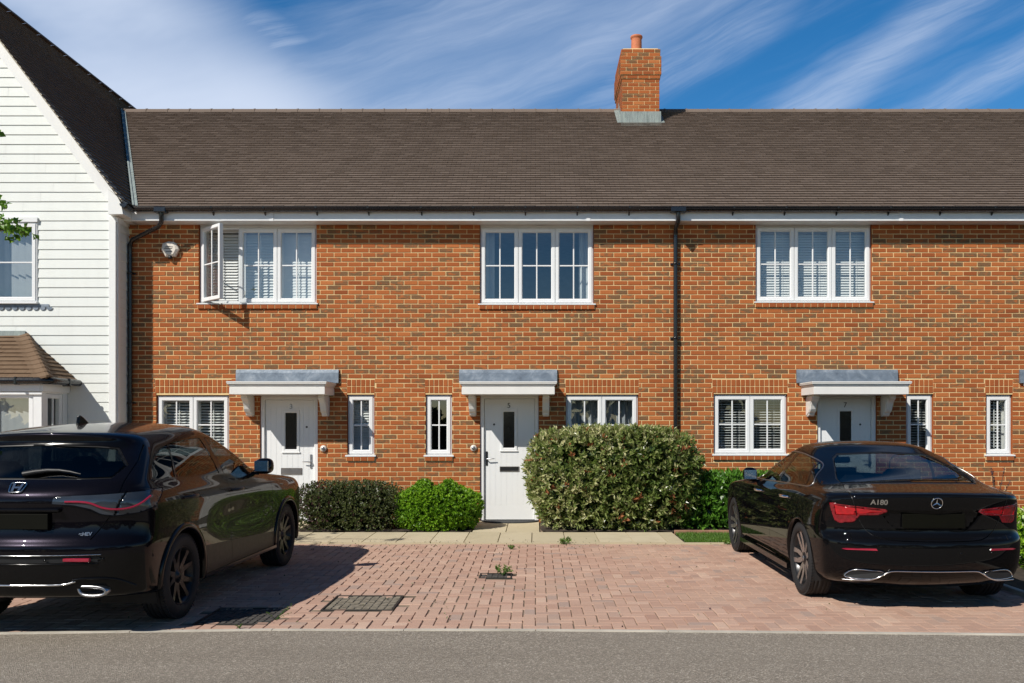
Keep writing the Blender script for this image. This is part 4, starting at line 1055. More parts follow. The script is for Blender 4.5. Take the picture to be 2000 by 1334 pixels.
# big variegated hedge
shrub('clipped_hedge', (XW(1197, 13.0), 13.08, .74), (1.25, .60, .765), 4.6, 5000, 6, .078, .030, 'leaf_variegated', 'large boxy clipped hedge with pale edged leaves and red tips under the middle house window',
      seed=8, lumps=.05, lsc=7, inner=.35, taper=lambda z: 1 - .11 * np.clip((.55 - z) / .5, 0, 1), up=.2, cat='hedge', stems=26,
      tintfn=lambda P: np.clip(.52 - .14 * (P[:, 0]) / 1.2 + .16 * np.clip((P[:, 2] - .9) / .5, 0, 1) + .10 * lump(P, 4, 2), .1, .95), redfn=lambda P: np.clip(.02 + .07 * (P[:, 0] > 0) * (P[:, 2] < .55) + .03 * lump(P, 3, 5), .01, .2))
# laurel
shrub('laurel_hedge', (3.35, 13.25, .34), (1.30, .52, .46), 5, 4200, 5, .085, .026, 'leaf_laurel', 'low glossy green laurel hedge between the big hedge and the saloon',
      seed=11, lumps=.05, lsc=6, inner=.3, up=.6, cat='hedge', stems=16)
# plants at the right edge
def spray(name, base, n, h, label, mat, leafmat, L, Wd, seed, spreadx=.5, red=0.0, nl=14, cat='plant'):
    rs = np.random.RandomState(seed); root = empty(name, base); tag(root, label, cat); m = MB(); Ps = []; Ds = []
    for i in range(n):
        a_ = rs.uniform(0, 6.28); sx = rs.uniform(.2, 1) * spreadx; hh = h * rs.uniform(.7, 1.05); tip = Vector((sx * math.cos(a_), sx * math.sin(a_) * .5, hh)); p = [Vector((0, 0, 0)), tip * .4 + Vector((0, 0, hh * .2)), tip]
        m.tube(p, [.008, .006, .003], 6)
        for k in range(nl):
            t = rs.uniform(.35, 1); q = p[1].lerp(p[2], (t - .35) / .65) if t > .35 else p[1]
            Ps.append(q); Ds.append((rs.normal(0, 1), rs.normal(0, 1), rs.uniform(0, 1)))
    m.build('stems', 'bark', root); sprigs(np.array(Ps), np.array(Ds), 3, L, Wd, rs, .9, .2, None, red, 'foliage', leafmat, root); return root
spray('young_shrub', (7.15, 13.5, 0), 5, .95, 'thin dark red-leaved young shrub against the brick wall at the right edge', 'bark', 'leaf_purple', .035, .02, 21, .35, 1.0, 7, 'shrub')
shrub('flowering_plant', (5.62, 9.7, .26), (.75, .7, .34), 2.4, 900, 6, .045, .02, 'leaf_green', 'pale flowered leafy plant showing at the right edge beside the saloon',
      seed=31, lumps=.12, lsc=7, inner=.3, tintfn=lambda P: .75 + 0 * P[:, 0], stems=5, cat='plant')
fl = COL.objects[-1].parent if False else bpy.data.objects['flowering_plant']
rs = np.random.RandomState(5); Pn = unit(rs.normal(0, 1, (240, 3))) * np.array([.74, .7, .36]) * 1.0 + np.array([0, 0, .27]); Pn = Pn[Pn[:, 2] > .15]
sprigs(Pn, np.tile([0, -.3, 1.0], (len(Pn), 1)), 5, .03, .022, rs, 1.2, .1, None, 0, 'flowers', 'flower', fl)
# weeds in the joints
def weed(base, n, L, label, seed, h=.06):
    rs = np.random.RandomState(seed); root = empty('weed', base); tag(root, label, 'weed', 'weeds growing in the paving joints'); m = MB(); Ps = []
    for i in range(n):
        a_ = rs.uniform(0, 6.28); t = Vector((math.cos(a_) * h * 1.1, math.sin(a_) * h * .8, h * rs.uniform(.5, 1.3))); m.tube([(0, 0, 0), t * .5 + Vector((0, 0, .01)), t], [.0022, .0018, .001], 5)
        for f in (.5, .8, 1): Ps.append(t * f)
    m.build('stems', 'weed_leaf', root); sprigs(np.array(Ps), rs.normal(0, 1, (len(Ps), 3)) + [0, 0, .6], 5, L, L * .42, rs, 1, .2, None, 0, 'leaves', 'weed_leaf', root)
weed((XW(982, 9.05), 9.03, 0), 12, .030, 'tall green weed at the corner of the small drain cover', 1, .075)
weed((XW(1106, 11.3), 11.33, 0), 9, .035, 'green weed at the path edging in front of the big clipped hedge', 2, .07)
weed((XW(998, 10.9), 10.9, 0), 5, .028, 'tiny weed in the red paving in front of the middle door', 3, .035)
weed((XW(536, 6.95), 6.98, 0), 4, .012, 'wispy grassy weed beside the half-shaded inspection cover', 4, .12)
weed((XW(470, 6.7), 6.68, 0), 4, .014, 'low weed at the kerb beside the dark inspection cover', 5, .025)
weed((XW(1420, 11.36), 11.35, 0), 5, .03, 'small weed at the edge of the lawn by the saloon wheel', 6, .04)
# bits of leaf litter: uncountable
rs = np.random.RandomState(12); n = 260; Pn = np.stack([rs.uniform(-3.5, 3.0, n), np.where(rs.uniform(0, 1, n) < .5, rs.normal(11.3, .25, n), rs.uniform(6.7, 11.4, n)), np.full(n, .012)], 1)
tag(sprigs(Pn, np.tile([0, 0, 1.0], (n, 1)) + rs.normal(0, .5, (n, 3)), 1, .024, .014, rs, 1.5, 0, None, .35, 'leaf_litter', 'leaf_purple'), 'dry leaf crumbs scattered over the paving', 'leaf litter', kind='stuff')
# tree whose branch enters at the left edge
def tree():
    root = empty('maple_tree', (-6.7, 8.2, 0)); tag(root, 'young maple whose leafy twigs hang into the picture at the left edge', 'tree')
    rs = np.random.RandomState(2); m = MB(); m.tube([(0, 0, -.1), (.02, 0, 1.2), (-.04, .03, 2.4), (.0, 0, 3.4), (.05, .05, 4.6)], [.07, .06, .05, .035, .015], 10)
    tips = []
    for i in range(16):
        a_ = rs.uniform(0, 6.28); z = rs.uniform(2.5, 4.2); l = rs.uniform(.7, 1.25); e = Vector((math.cos(a_) * l - .15, math.sin(a_) * l, z + rs.uniform(.3, .9)))
        m.tube([(0, 0, z), e * .5 + Vector((0, 0, z * .5 + .1)), e], [.02, .012, .004], 6); tips += [e, e * .75 + Vector((0, 0, z * .25 + .05))]
    targets = [(12, 400, .02, 3), (8, 442, .05, 10), (28, 446, .045, 11), (46, 450, .02, 6), (-16, 435, .10, 10), (-12, 250, .02, 3), (-30, 260, .06, 6)]
    tw = []; TW = []
    for (px, py, sp, cnt) in targets:
        e = Vector((XW(px, 8.1) + 6.7, -.1, ZW(py, 8.1))); m.tube([(0, 0, e.z - .3), e * .5 + Vector((-.1, .1, e.z * .5 - .05)), e + Vector((0, 0, .02))], [.014, .008, .003], 6)
        for k in range(cnt): tw.append(np.array(e) + rs.normal(0, 1, 3) * np.array([sp, .08, sp * .6]))
    m.build('trunk', 'bark', root)
    P = np.concatenate([np.array(tips)[rs.randint(0, len(tips), 260)] + rs.normal(0, .20, (260, 3))]); P[:, 0] = np.minimum(P[:, 0], 1.45)
    V1, T1 = sprigs(P, rs.normal(0, 1, P.shape) + [0, 0, .4], 3, .10, .08, rs, 1, 0, .5, 0, arr=True)
    P2 = np.array(tw); V2, T2 = sprigs(P2, rs.normal(0, .6, P2.shape) + [.3, -.2, -.3], 4, .062, .052, rs, 1, -.3, .55, 0, arr=True)
    V = np.concatenate([V1, V2]); T = np.concatenate([T1, T2]); np_mesh('crown', V, np.arange(len(V)).reshape(-1, 4), T, 'leaf_tree', root)
tree()
# greenery across the road behind the camera (seen only in reflections)
rs = np.random.RandomState(44); n = 5200; x = rs.uniform(-34, 34, n); top = 3.4 + 1.6 * np.sin(x * .35) + 1.1 * np.sin(x * .9 + 1) ; z = rs.uniform(0, 1, n) ** .8 * np.maximum(top, 1.2)
P = np.stack([x, -15 + rs.normal(0, .7, n), z], 1)
tag(sprigs(P, np.tile([0, 1.0, .4], (n, 1)) + rs.normal(0, .5, (n, 3)), 4, .42, .30, rs, 1, .2, None, 0, 'far_greenery', 'leaf_far'), 'bank of dark trees and bushes across the road', 'greenery', kind='stuff')
# ------------------------------------------------------------------ cars
def mat_paint(name, base, flake, rough=.28, metal=.5, drops=0):
    t = NT(name); v = t.coords()
    fl = t.noise(v, 900, 2, .5)
    t.set(base=t.mix(t.math('MULTIPLY', t.ramp(fl, [(.5, 0.0), (.75, 1.0)]), .6), base, flake), rough=rough, metal=metal, coat=.75, coatr=.012, spec=.0)
    t.bsdf.inputs['Coat IOR'].default_value = 1.38
    b = t.new('ShaderNodeBump'); b.inputs['Strength'].default_value = .12; b.inputs['Distance'].default_value = .004
    h = t.noise(v, 3.2, 2, .5)
    if drops:
        d = t.ramp(t.voronoi(v, 95), [(.15, 1.0), (.32, 0.0)]); z = t.new('ShaderNodeNewGeometry'); nz = t.sepv(z.outputs['Normal'])[2]
        h = t.math('ADD', h, t.math('MULTIPLY', t.math('MULTIPLY', d, t.ramp(nz, [(.45, 0.0), (.8, 1.0)])), drops))
        t.set(coatr=t.math('MULTIPLY_ADD', t.ramp(nz, [(.5, 0.0), (.9, 1.0)]), .05, .015))
    t.link(h, b.inputs['Height']); t.link(b.outputs[0], t.bsdf.inputs['Coat Normal'])
    M[name] = t.m
mat_paint('paint_violet', (.0050, .0044, .0062), (.030, .026, .038), .26, .55)
mat_paint('paint_black', (.0035, .0035, .004), (.006, .006, .007), .3, .0, .5)
plain('gloss_black', (.003, .003, .0035), .12, spec=.3)
plain('car_inside', (.010, .010, .011), .8)
plain('seat_fabric', (.020, .020, .022), .75)
plain('lamp_red', (.42, .004, .010), .12, coat=1.0, spec=.6, var=.25, scale=30)
plain('lamp_dark_red', (.20, .004, .010), .15, coat=1.0, var=.4, scale=40)
plain('lamp_smoke', (.032, .040, .052), .08, spec=.8)
plain('strip_red', (.30, .012, .035), .15, coat=1.0)
plain('alloy', (.42, .42, .43), .28, .9, var=.06)
plain('alloy_grey', (.035, .036, .040), .3, .8)
plain('alloy_dark', (.022, .022, .024), .3, .4)
plain('disc_metal', (.20, .195, .19), .4, .9)
plain('plate_black', (.004, .004, .002), .6, spec=.1)
plain('screen_white', (.5, .55, .55), .3)
class CarShell:
    """half body as ribs (plan direction) x levels (height), smoothed as a bicubic B-spline sheet; panels are then cut out of it"""
    RG = [(0, 0), (.36, .05), (.68, .18), (.90, .44), (.985, .78)]
    def __init__(s, L, prof_low, prof_up, nlow, pivot=(.35, -.30), sub=(8, 7), RG=None, RGu=None):
        if RG: s.RG = RG
        RGu = RGu or s.RG
        U = [0, .08, .17, .27, .37, .47, .57, .67, .77, .87, .95, 1.0]
        ribs = []
        for i_, (a, b) in enumerate(s.RG): ribs.append(('R', a, b, i_))
        for u in U: ribs.append(('S', 1, u))
        for (a, b) in reversed(s.RG): ribs.append(('F', a, b))
        J, K = len(ribs), len(L); P = np.zeros((J, K, 3))
        for k, lv in enumerate(L):
            yr, yf, rc, fc = lv['yr'], lv['yf'], lv.get('rc', .34 if k < nlow else .28), lv.get('fc', .40)
            prof = prof_low if k < nlow else prof_up
            zf = lv['z']; W_ = lv['w']; cr = lv.get('cr', 0); crf = lv.get('crf', cr); wf = lv.get('wf', 1.0)
            for j, rb in enumerate(ribs):
                g, a, b = rb[:3]
                if g == 'R' and k >= nlow: a, b = RGu[rb[3]]
                if g == 'R': y = yr + rc * b; yw = yr + rc
                elif g == 'F': y = yf - fc * b; yw = yf - fc
                else: y = yr + rc + (yf - fc - yr - rc) * b; yw = y
                z = interp(zf, y) if isinstance(zf, list) else zf
                cc = cr if g == 'R' else (crf if g == 'F' else 0); z += cc * (1 - a * a)
                w = W_ * (1 - lv.get('scoop', 0) * sstep(.35, .95, y) * (1 - sstep(1.75, 2.3, y))) * (interp(prof, yw) if prof else 1) * (wf if g == 'F' else 1)
                P[j, k] = (a * w, y, z)
        s.P = P; s.eval(sub); s.pivot = pivot
    def eval(s, sub):
        P = s.P; J, K, _ = P.shape; mx = np.array([-1, 1, 1.0])
        Q = np.concatenate([P[1:2] * mx, P, P[-2:-1] * mx], 0)
        Q = np.concatenate([2 * Q[:, :1] - Q[:, 1:2], Q, Q[:, -2:-1] * mx], 1)
        def basis(n, m):
            ts = np.linspace(0, n - 1, (n - 1) * m + 1); B = np.zeros((len(ts), n + 2))
            for i, t in enumerate(ts):
                c = min(int(t), n - 2); f = t - c
                B[i, c:c + 4] = [(1 - f) ** 3 / 6, (3 * f ** 3 - 6 * f * f + 4) / 6, (-3 * f ** 3 + 3 * f * f + 3 * f + 1) / 6, f ** 3 / 6]
            return B
        G = np.einsum('aj,jkc,bk->abc', basis(J, sub[0]), Q, basis(K, sub[1]))
        G[..., 0] = np.maximum(G[..., 0], 0); G[0, :, 0] = 0; G[-1, :, 0] = 0; G[:, -1, 0] = 0
        A, B_, _ = G.shape
        Gm = np.concatenate([G[1:2] * mx, G, G[-2:-1] * mx], 0); du = Gm[2:] - Gm[:-2]
        Gt = np.concatenate([2 * G[:, :1] - G[:, 1:2], G, G[:, -2:-1] * mx], 1); dv = Gt[:, 2:] - Gt[:, :-2]
        N = np.cross(du, dv); N /= np.maximum(1e-9, np.linalg.norm(N, axis=2))[..., None]
        flat = G.reshape(-1, 3); Nf = N.reshape(-1, 3)
        mid = flat - np.array([0, 1.3, .75]); sgn = np.sign(np.sum(Nf * mid, 1).sum()); Nf *= sgn
        Nf[np.abs(Nf).sum(1) < .1] = (0, 0, 1)
        s.G, s.flat, s.Nf = G, flat, Nf
        tris = []; quads = []
        for a in range(A - 1):
            for b in range(B_ - 1):
                i = a * B_ + b; q = (i, i + B_, i + B_ + 1, i + 1)
                quads.append(q); tris += [(q[0], q[1], q[2]), (q[0], q[2], q[3])]
        s.quads, s.tris = quads, tris
        s.bvh = BVHTree.FromPolygons([tuple(v) for v in flat], tris)
        bm = bmesh.new(); vs = [bm.verts.new(v) for v in flat]
        for q in quads:
            try: bm.faces.new([vs[i] for i in q])
            except Exception: pass
        bmesh.ops.remove_doubles(bm, verts=bm.verts[:], dist=1e-6); bm.normal_update()
        tot = sum((f.normal.dot(f.calc_center_median() - Vector((0, 1.3, .75))) * f.calc_area()) for f in bm.faces)
        if tot < 0: bmesh.ops.reverse_faces(bm, faces=bm.faces[:]); bm.normal_update()
        s.bm = bm; s.regions = []
    def normal_at(s, co):
        loc, n, i, d = s.bvh.find_nearest(co)
        a, b, c = s.tris[i]; A, B, C_ = (Vector(s.flat[k]) for k in (a, b, c))
        e1, e2, p = B - A, C_ - A, loc - A; d11, d12, d22, p1, p2 = e1.dot(e1), e1.dot(e2), e2.dot(e2), p.dot(e1), p.dot(e2)
        den = d11 * d22 - d12 * d12
        if abs(den) < 1e-14: v = Vector(s.Nf[a])
        else:
            v_, w_ = (d22 * p1 - d12 * p2) / den, (d11 * p2 - d12 * p1) / den
            v = Vector(s.Nf[a]) * (1 - v_ - w_) + Vector(s.Nf[b]) * v_ + Vector(s.Nf[c]) * w_
        return v.normalized()
    # projections ---------------------------------------------------
    def th(s, x, y): return math.atan2(x - s.pivot[0], -(y - s.pivot[1]))
    def cast(s, proj, u, v):
        if proj == 'side': o, d = Vector((3, u, v)), Vector((-1, 0, 0))
        elif proj == 'rear': o, d = Vector((max(u, .0005), -4, v)), Vector((0, 1, 0))
        elif proj == 'top': o, d = Vector((max(u, .0005), v, 4)), Vector((0, 0, -1))
        elif proj == 'front': o, d = Vector((u, 8, v)), Vector((0, -1, 0))
        else: dd = Vector((math.sin(u), -math.cos(u), 0)); o, d = Vector((s.pivot[0], s.pivot[1], v)) + dd * 3, -dd
        h = s.bvh.ray_cast(o, d); return h[0]
    def to2d(s, proj, c):
        if proj == 'side': return (c.y, c.z)
        if proj in ('rear', 'front'): return (c.x, c.z)
        if proj == 'top': return (c.x, c.y)
        return (s.th(c.x, c.y), c.z)
    def region(s, key, proj, poly, pred=None, inset=0.0):
        """cut the outline into the sheet and remember it; later regions win"""
        s.regions.append((key, proj, poly, pred, inset)); us = [p[0] for p in poly]; vs = [p[1] for p in poly]; u0, u1, v0, v1 = min(us) - .01, max(us) + .01, min(vs) - .01, max(vs) + .01
        bm = s.bm
        def ok(f):
            c = f.calc_center_median()
            if pred and not pred(c, f.normal): return False
            pts = [s.to2d(proj, v.co) for v in f.verts]
            return not (max(p[0] for p in pts) < u0 or min(p[0] for p in pts) > u1 or max(p[1] for p in pts) < v0 or min(p[1] for p in pts) > v1)
        sub = [f for f in bm.faces if ok(f)]
        for i in range(len(poly)):
            p, q = poly[i - 1], poly[i]
            if abs(p[0] - q[0]) + abs(p[1] - q[1]) < 1e-5: continue
            if proj == 'side': n = Vector((0, q[1] - p[1], -(q[0] - p[0]))); co = Vector((0, p[0], p[1]))
            elif proj in ('rear', 'front'): n = Vector((q[1] - p[1], 0, -(q[0] - p[0]))); co = Vector((p[0], 0, p[1]))
            elif proj == 'top': n = Vector((q[1] - p[1], -(q[0] - p[0]), 0)); co = Vector((p[0], p[1], 0))
            else:
                A = s.cast(proj, *p); B = s.cast(proj, *q)
                if A is None or B is None: continue
                tm = (p[0] + q[0]) / 2; n = (B - A).cross(Vector((math.sin(tm), -math.cos(tm), 0))); co = A
            if n.length < 1e-7: continue
            n.normalize(); a0, a1 = min(p[0], q[0]) - 1e-4, max(p[0], q[0]) + 1e-4; b0, b1 = min(p[1], q[1]) - 1e-4, max(p[1], q[1]) + 1e-4
            fs = []
            for f in sub:
                if not f.is_valid: continue
                pts = [s.to2d(proj, v.co) for v in f.verts]
                if max(t[0] for t in pts) < a0 or min(t[0] for t in pts) > a1 or max(t[1] for t in pts) < b0 or min(t[1] for t in pts) > b1: continue
                fs.append(f)
            if not fs: continue
            es = list({e for f in fs for e in f.edges}); vs_ = list({v for f in fs for v in f.verts})
            r = bmesh.ops.bisect_plane(bm, geom=fs + es + vs_, dist=1e-6, plane_co=co, plane_no=n)
            sub = [f for f in sub if f.is_valid]; have = set(sub); sub += [g for g in r['geom'] if isinstance(g, bmesh.types.BMFace) and g.is_valid and g not in have]
    def line(s, proj, pts, w, pred=None, key='gap', closed=False):
        n = len(pts)
        for i in range(n if closed else n - 1):
            p, q = pts[i], pts[(i + 1) % n]; dx, dy = q[0] - p[0], q[1] - p[1]; l = math.hypot(dx, dy)
            if l < 1e-6: continue
            nx, ny = -dy / l * w / 2, dx / l * w / 2; ex, ey = dx / l * w * .3, dy / l * w * .3
            s.region(key, proj, [(p[0] - ex + nx, p[1] - ey + ny), (q[0] + ex + nx, q[1] + ey + ny), (q[0] + ex - nx, q[1] + ey - ny), (p[0] - ex - nx, p[1] - ey - ny)], pred)
    def classify(s, default):
        R_ = []
        for (key, proj, poly, pred, inset) in s.regions:
            us = [p[0] for p in poly]; vs = [p[1] for p in poly]; R_.append((key, proj, poly, pred, min(us), max(us), min(vs), max(vs)))
        out = {}; s.bm.normal_update()
        for f in s.bm.faces:
            c = f.calc_center_median(); key = default(c, f.normal); uv = {}
            for (k, proj, poly, pred, a, b, d, e) in reversed(R_):
                if proj not in uv: uv[proj] = s.to2d(proj, c)
                u, v = uv[proj]
                if u < a or u > b or v < d or v > e: continue
                if pred and not pred(c, f.normal): continue
                ins = False; n = len(poly); j = n - 1
                for i in range(n):
                    if (poly[i][1] > v) != (poly[j][1] > v) and u < (poly[j][0] - poly[i][0]) * (v - poly[i][1]) / (poly[j][1] - poly[i][1]) + poly[i][0]: ins = not ins
                    j = i
                if ins: key = k; break
            out.setdefault(key, []).append(f)
        return out
    def panel(s, name, groups, mats, parent, sides=(1, -1), label=None):
        """groups: list of (faces, material index, inset). Both halves in one mesh if sides has two entries"""
        V = []; F_ = []; MI = []; NL = []
        for sg in sides:
            for (faces, mi, inset) in groups:
                idx = {}; fset = set(faces)
                def vid(v):
                    if v not in idx:
                        n = s.normal_at(v.co); co = v.co - n * inset; idx[v] = len(V); V.append((co.x * sg, co.y, co.z)); NV[idx[v]] = (n.x * sg, n.y, n.z)
                    return idx[v]
                NV = {}
                for f in faces:
                    ids = [vid(v) for v in f.verts]; nn = [NV[i] for i in ids]
                    if sg < 0: ids.reverse(); nn.reverse()
                    F_.append(ids); MI.append(mi); NL += nn
                if inset > 0:
                    rim = {}
                    for f in faces:
                        for e in f.edges:
                            if sum(1 for g in e.link_faces if g in fset) == 1 and not (abs(e.verts[0].co.x) < 1e-5 and abs(e.verts[1].co.x) < 1e-5):
                                a, b = e.verts; oa = len(V); V.append((a.co.x * sg, a.co.y, a.co.z)); ob = len(V); V.append((b.co.x * sg, b.co.y, b.co.z))
                                q = [vid(a), vid(b), ob, oa]; n = (Vector(V[q[1]]) - Vector(V[q[0]])).cross(Vector(V[q[2]]) - Vector(V[q[0]]))
                                n = n.normalized() if n.length > 1e-12 else Vector((0, 0, 1)); F_.append(q); MI.append(len(mats) - 1 if mats[-1] == 'black_plastic' else mi); NL += [tuple(n)] * 4
        me = bpy.data.meshes.new(name); me.from_pydata(V, [], F_)
        for m_ in mats: me.materials.append(M[m_])
        me.polygons.foreach_set('material_index', MI); me.polygons.foreach_set('use_smooth', [True] * len(F_))
        me.normals_split_custom_set(NL); me.update()
        o = bpy.data.objects.new(name, me); COL.objects.link(o); o.parent = parent
        if label: o['label'] = label
        return o
def smooth_poly(pts, it=2, closed=True):
    for _ in range(it):
        o = []; n = len(pts)
        for i in range(n if closed else n - 1):
            p, q = pts[i], pts[(i + 1) % n]; o += [(p[0] * .75 + q[0] * .25, p[1] * .75 + q[1] * .25), (p[0] * .25 + q[0] * .75, p[1] * .25 + q[1] * .75)]
        if not closed: o = [pts[0]] + o[1:-1] + [pts[-1]]
        pts = o
    return pts
def offset_poly(pts, d):
    n = len(pts); A = sum(pts[i - 1][0] * pts[i][1] - pts[i][0] * pts[i - 1][1] for i in range(n)); sg = 1 if A > 0 else -1; out = []
    for i in range(n):
        p, q, r_ = pts[i - 1], pts[i], pts[(i + 1) % n]; a = Vector((q[0] - p[0], q[1] - p[1])).normalized(); b = Vector((r_[0] - q[0], r_[1] - q[1])).normalized()
        n1 = Vector((a.y, -a.x)) * sg; n2 = Vector((b.y, -b.x)) * sg; m_ = (n1 + n2); m_ = m_ / max(.3, m_.length_squared / 2) if m_.length > 1e-6 else n1
        out.append((q[0] + m_.x * d, q[1] + m_.y * d))
    return out
def make_wheel(root, x, y, R_, rr, w, style, side):
    """side: +1 outer face towards +x"""
    wh = empty('wheel', (x, y, R_)); wh.parent = root
    if side < 0: wh.rotation_euler = (0, 0, math.pi)
    T = MB(); h = w / 2
    prof = [(rr - .012, -h + .02), (rr + .004, -h + .006), (rr + .03, -h - .004), (R_ - .035, -h + .0), (R_ - .012, -h + .016), (R_ - .002, -h + .035)]
    g = [-.055, -.02, .02, .055]
    for gx in g: prof += [(R_, gx - .006), (R_ - .008, gx - .004), (R_ - .008, gx + .004), (R_, gx + .006)]
    prof += [(R_ - .002, h - .035), (R_ - .012, h - .016), (R_ - .035, h), (rr + .03, h + .004), (rr + .004, h - .006), (rr - .012, h - .02)]
    T.lathe(prof, 'x', (0, 0, 0), 72)
    for k in range(72):                                     # shoulder blocks
        for sx in (-1, 1):
            a = 2 * math.pi * (k + .5) / 72; c, q = math.cos(a), math.sin(a); st = len(T.v)
            T.box(h - .04, h - .012, -.009, .009, R_ - .014, R_ - .001)
            T.xform(Matrix.Rotation(a, 4, 'X') @ Matrix.Scale(sx, 4, (1, 0, 0)), st)
    T.build('tyre', 'rubber', wh)
    B = MB(); B.lathe([(rr - .004, h - .008), (rr + .003, h - .012), (rr - .008, h - .020), (rr - .022, h - .03), (rr - .03, 0), (rr - .04, -h + .02)], 'x', (0, 0, 0), 64, 0)
    B.lathe([(.001, -.04), (rr - .03, -.04)], 'x', (0, 0, 0), 32, 1)
    bright = style != 'dark'
    n = 5
    for k in range(n):
        for sgn in (-1, 1):
            a = 2 * math.pi * (k + .25) / n; st = len(B.v)
            if style == 'dark': sts = [(.05, .016, .020, h - .046), (.11, .026, .024, h - .042), (.17, .048, .018, h - .034), (rr - .010, .082, .026, h - .020)]
            else: sts = [(.045, .012, .018, h - .046), (.10, .030, .026, h - .040), (.16, .044, .020, h - .032), (rr - .012, .050, .022, h - .018)]
            vs = []
            for (r_, off, hw, xx) in sts:
                for (tt, dx) in ((-hw, 0), (hw, 0), (hw + .006, -.035), (-hw - .006, -.035)): vs.append((xx + dx, sgn * off + tt, r_))
            fs = []
            top = []
            for i in range(len(sts) - 1):
                b = i * 4; top.append((b, b + 1, b + 5, b + 4)); fs += [(b + 1, b + 2, b + 6, b + 5), (b + 3, b, b + 4, b + 7)]
            B.add(vs, fs, 0)
            if style == 'dark': B.add(vs, top[:1], 0); B.add([(q[0] + .001, q[1], q[2]) for q in vs], top[1:], 2)
            else: B.add(vs, top, 2)
            B.xform(Matrix.Rotation(a, 4, 'X'), st)
    B.lathe([(.001, h - .034), (.030, h - .034), (.034, h - .040), (.062, h - .046), (.072, h - .06), (.075, -.03)], 'x', (0, 0, 0), 32, 0)
    B.lathe([(.001, h - .031), (.026, h - .031), (.028, h - .035)], 'x', (0, 0, 0), 24, 2)
    for k in range(5):
        a = 2 * math.pi * k / 5; B.lathe([(.001, h - .045), (.009, h - .045), (.009, h - .07)], 'x', (0, .052 * math.cos(a), .052 * math.sin(a)), 8, 1)
    B.build('rim', ['alloy_dark', 'car_inside', 'alloy' if bright else 'alloy_grey'], wh)
    Dk = MB(); Dk.lathe([(.06, -.0), (.15, -.0), (.15, -.012), (.06, -.012)], 'x', (.005, 0, 0), 32); Dk.box(-.02, .05, .07, .15, -.06, .06, bev=.015); Dk.build('brake_disc', 'disc_metal', wh)
    return wh
def arch_poly(y, zc, r, n=22, bottom=.05):
    return [(y + r, bottom)] + [(y + r * math.cos(math.pi * k / n), zc + r * math.sin(math.pi * k / n)) for k in range(n + 1)] + [(y - r, bottom)]
def arch_trim(S, y, zc, r, wd, lift, mat, parent, sides=(1, -1), a0=-14, a1=194):
    for sg in sides:
        rows = []; n = 44
        for k in range(n + 1):
            a = R(a0 + (a1 - a0) * k / n); pr = lambda rad: (y + rad * math.cos(a), zc + rad * math.sin(a))
            p1 = S.cast('side', *pr(r + wd)); p0 = S.cast('side', *pr(r + .002))
            if p1 is None or p0 is None: continue
            x0, x1 = p0.x, p1.x; o = [(x1 + .001, *pr(r + wd)), (x1 + lift, *pr(r + wd - .008)), (max(x0, x1 * .5 + x0 * .5) + lift * 1.2, *pr(r + wd * .4)), (x0 + lift, *pr(r + .004)), (x0 + lift * .3, *pr(r - .004)), (x0 - .05, *pr(r - .002))]
            rows.append([(q[0] * sg, q[1], q[2]) for q in o])
        m = MB(); vs = [p for r_ in rows for p in r_]; c = 6
        m.add(vs, [(i * c + j, i * c + j + 1, (i + 1) * c + j + 1, (i + 1) * c + j) for i in range(len(rows) - 1) for j in range(c - 1)], 0, (0, 0, 0), True)
        m.build('arch_trim', mat, parent)
def arch_liner(y, zc, r, parent, x0=.42, x1=.86):
    for sg in (1, -1):
        m = MB(); n = 20; pts = [(y + r * math.cos(math.pi * (k - 2) / (n - 4)), zc + r * math.sin(math.pi * (k - 2) / (n - 4))) for k in range(n + 1)]
        m.add([(sg * x1, a, b) for a, b in pts] + [(sg * x0, a, b) for a, b in pts], [(k, k + 1, k + n + 2, k + n + 1) for k in range(n)] + [tuple(range(n + 1, 2 * n + 2))], 0, (0, 0, 0), True)
        m.build('wheel_arch', 'car_inside', parent)
def trim_tube(S, proj, pts, r, mat, name, parent, out=.002, sides=(1, -1), flat=1.0, closed=False, join=False):
    ms = MB() if join else None
    for sg in sides:
        P = []
        for (u, v) in pts:
            c = S.cast(proj, u, v)
            if c is None: continue
            n = S.normal_at(c); c = c + n * out; P.append((c.x * sg, c.y, c.z))
        if len(P) < 2: continue
        m = ms or MB(); m.tube(P, r, 8, closed=closed)
        if not join: m.build(name, mat, parent)
    if join: ms.build(name, mat, parent)
def superell(m, c, r, n1, n2, nu=24, nv=14, mi=0, deform=None):
    vs = []; f = lambda t, e: math.copysign(abs(t) ** e, t)
    for i in range(nv + 1):
        v = -math.pi / 2 + math.pi * i / nv
        for k in range(nu):
            u = 2 * math.pi * k / nu; p = [r[0] * f(math.cos(v), n1) * f(math.cos(u), n2), r[1] * f(math.cos(v), n1) * f(math.sin(u), n2), r[2] * f(math.sin(v), n1)]
            if deform: p = deform(p)
            vs.append((c[0] + p[0], c[1] + p[1], c[2] + p[2]))
    m.add(vs, [(i * nu + k, i * nu + (k + 1) % nu, (i + 1) * nu + (k + 1) % nu, (i + 1) * nu + k) for i in range(nv) for k in range(nu)], mi, (0, 0, 0), True)
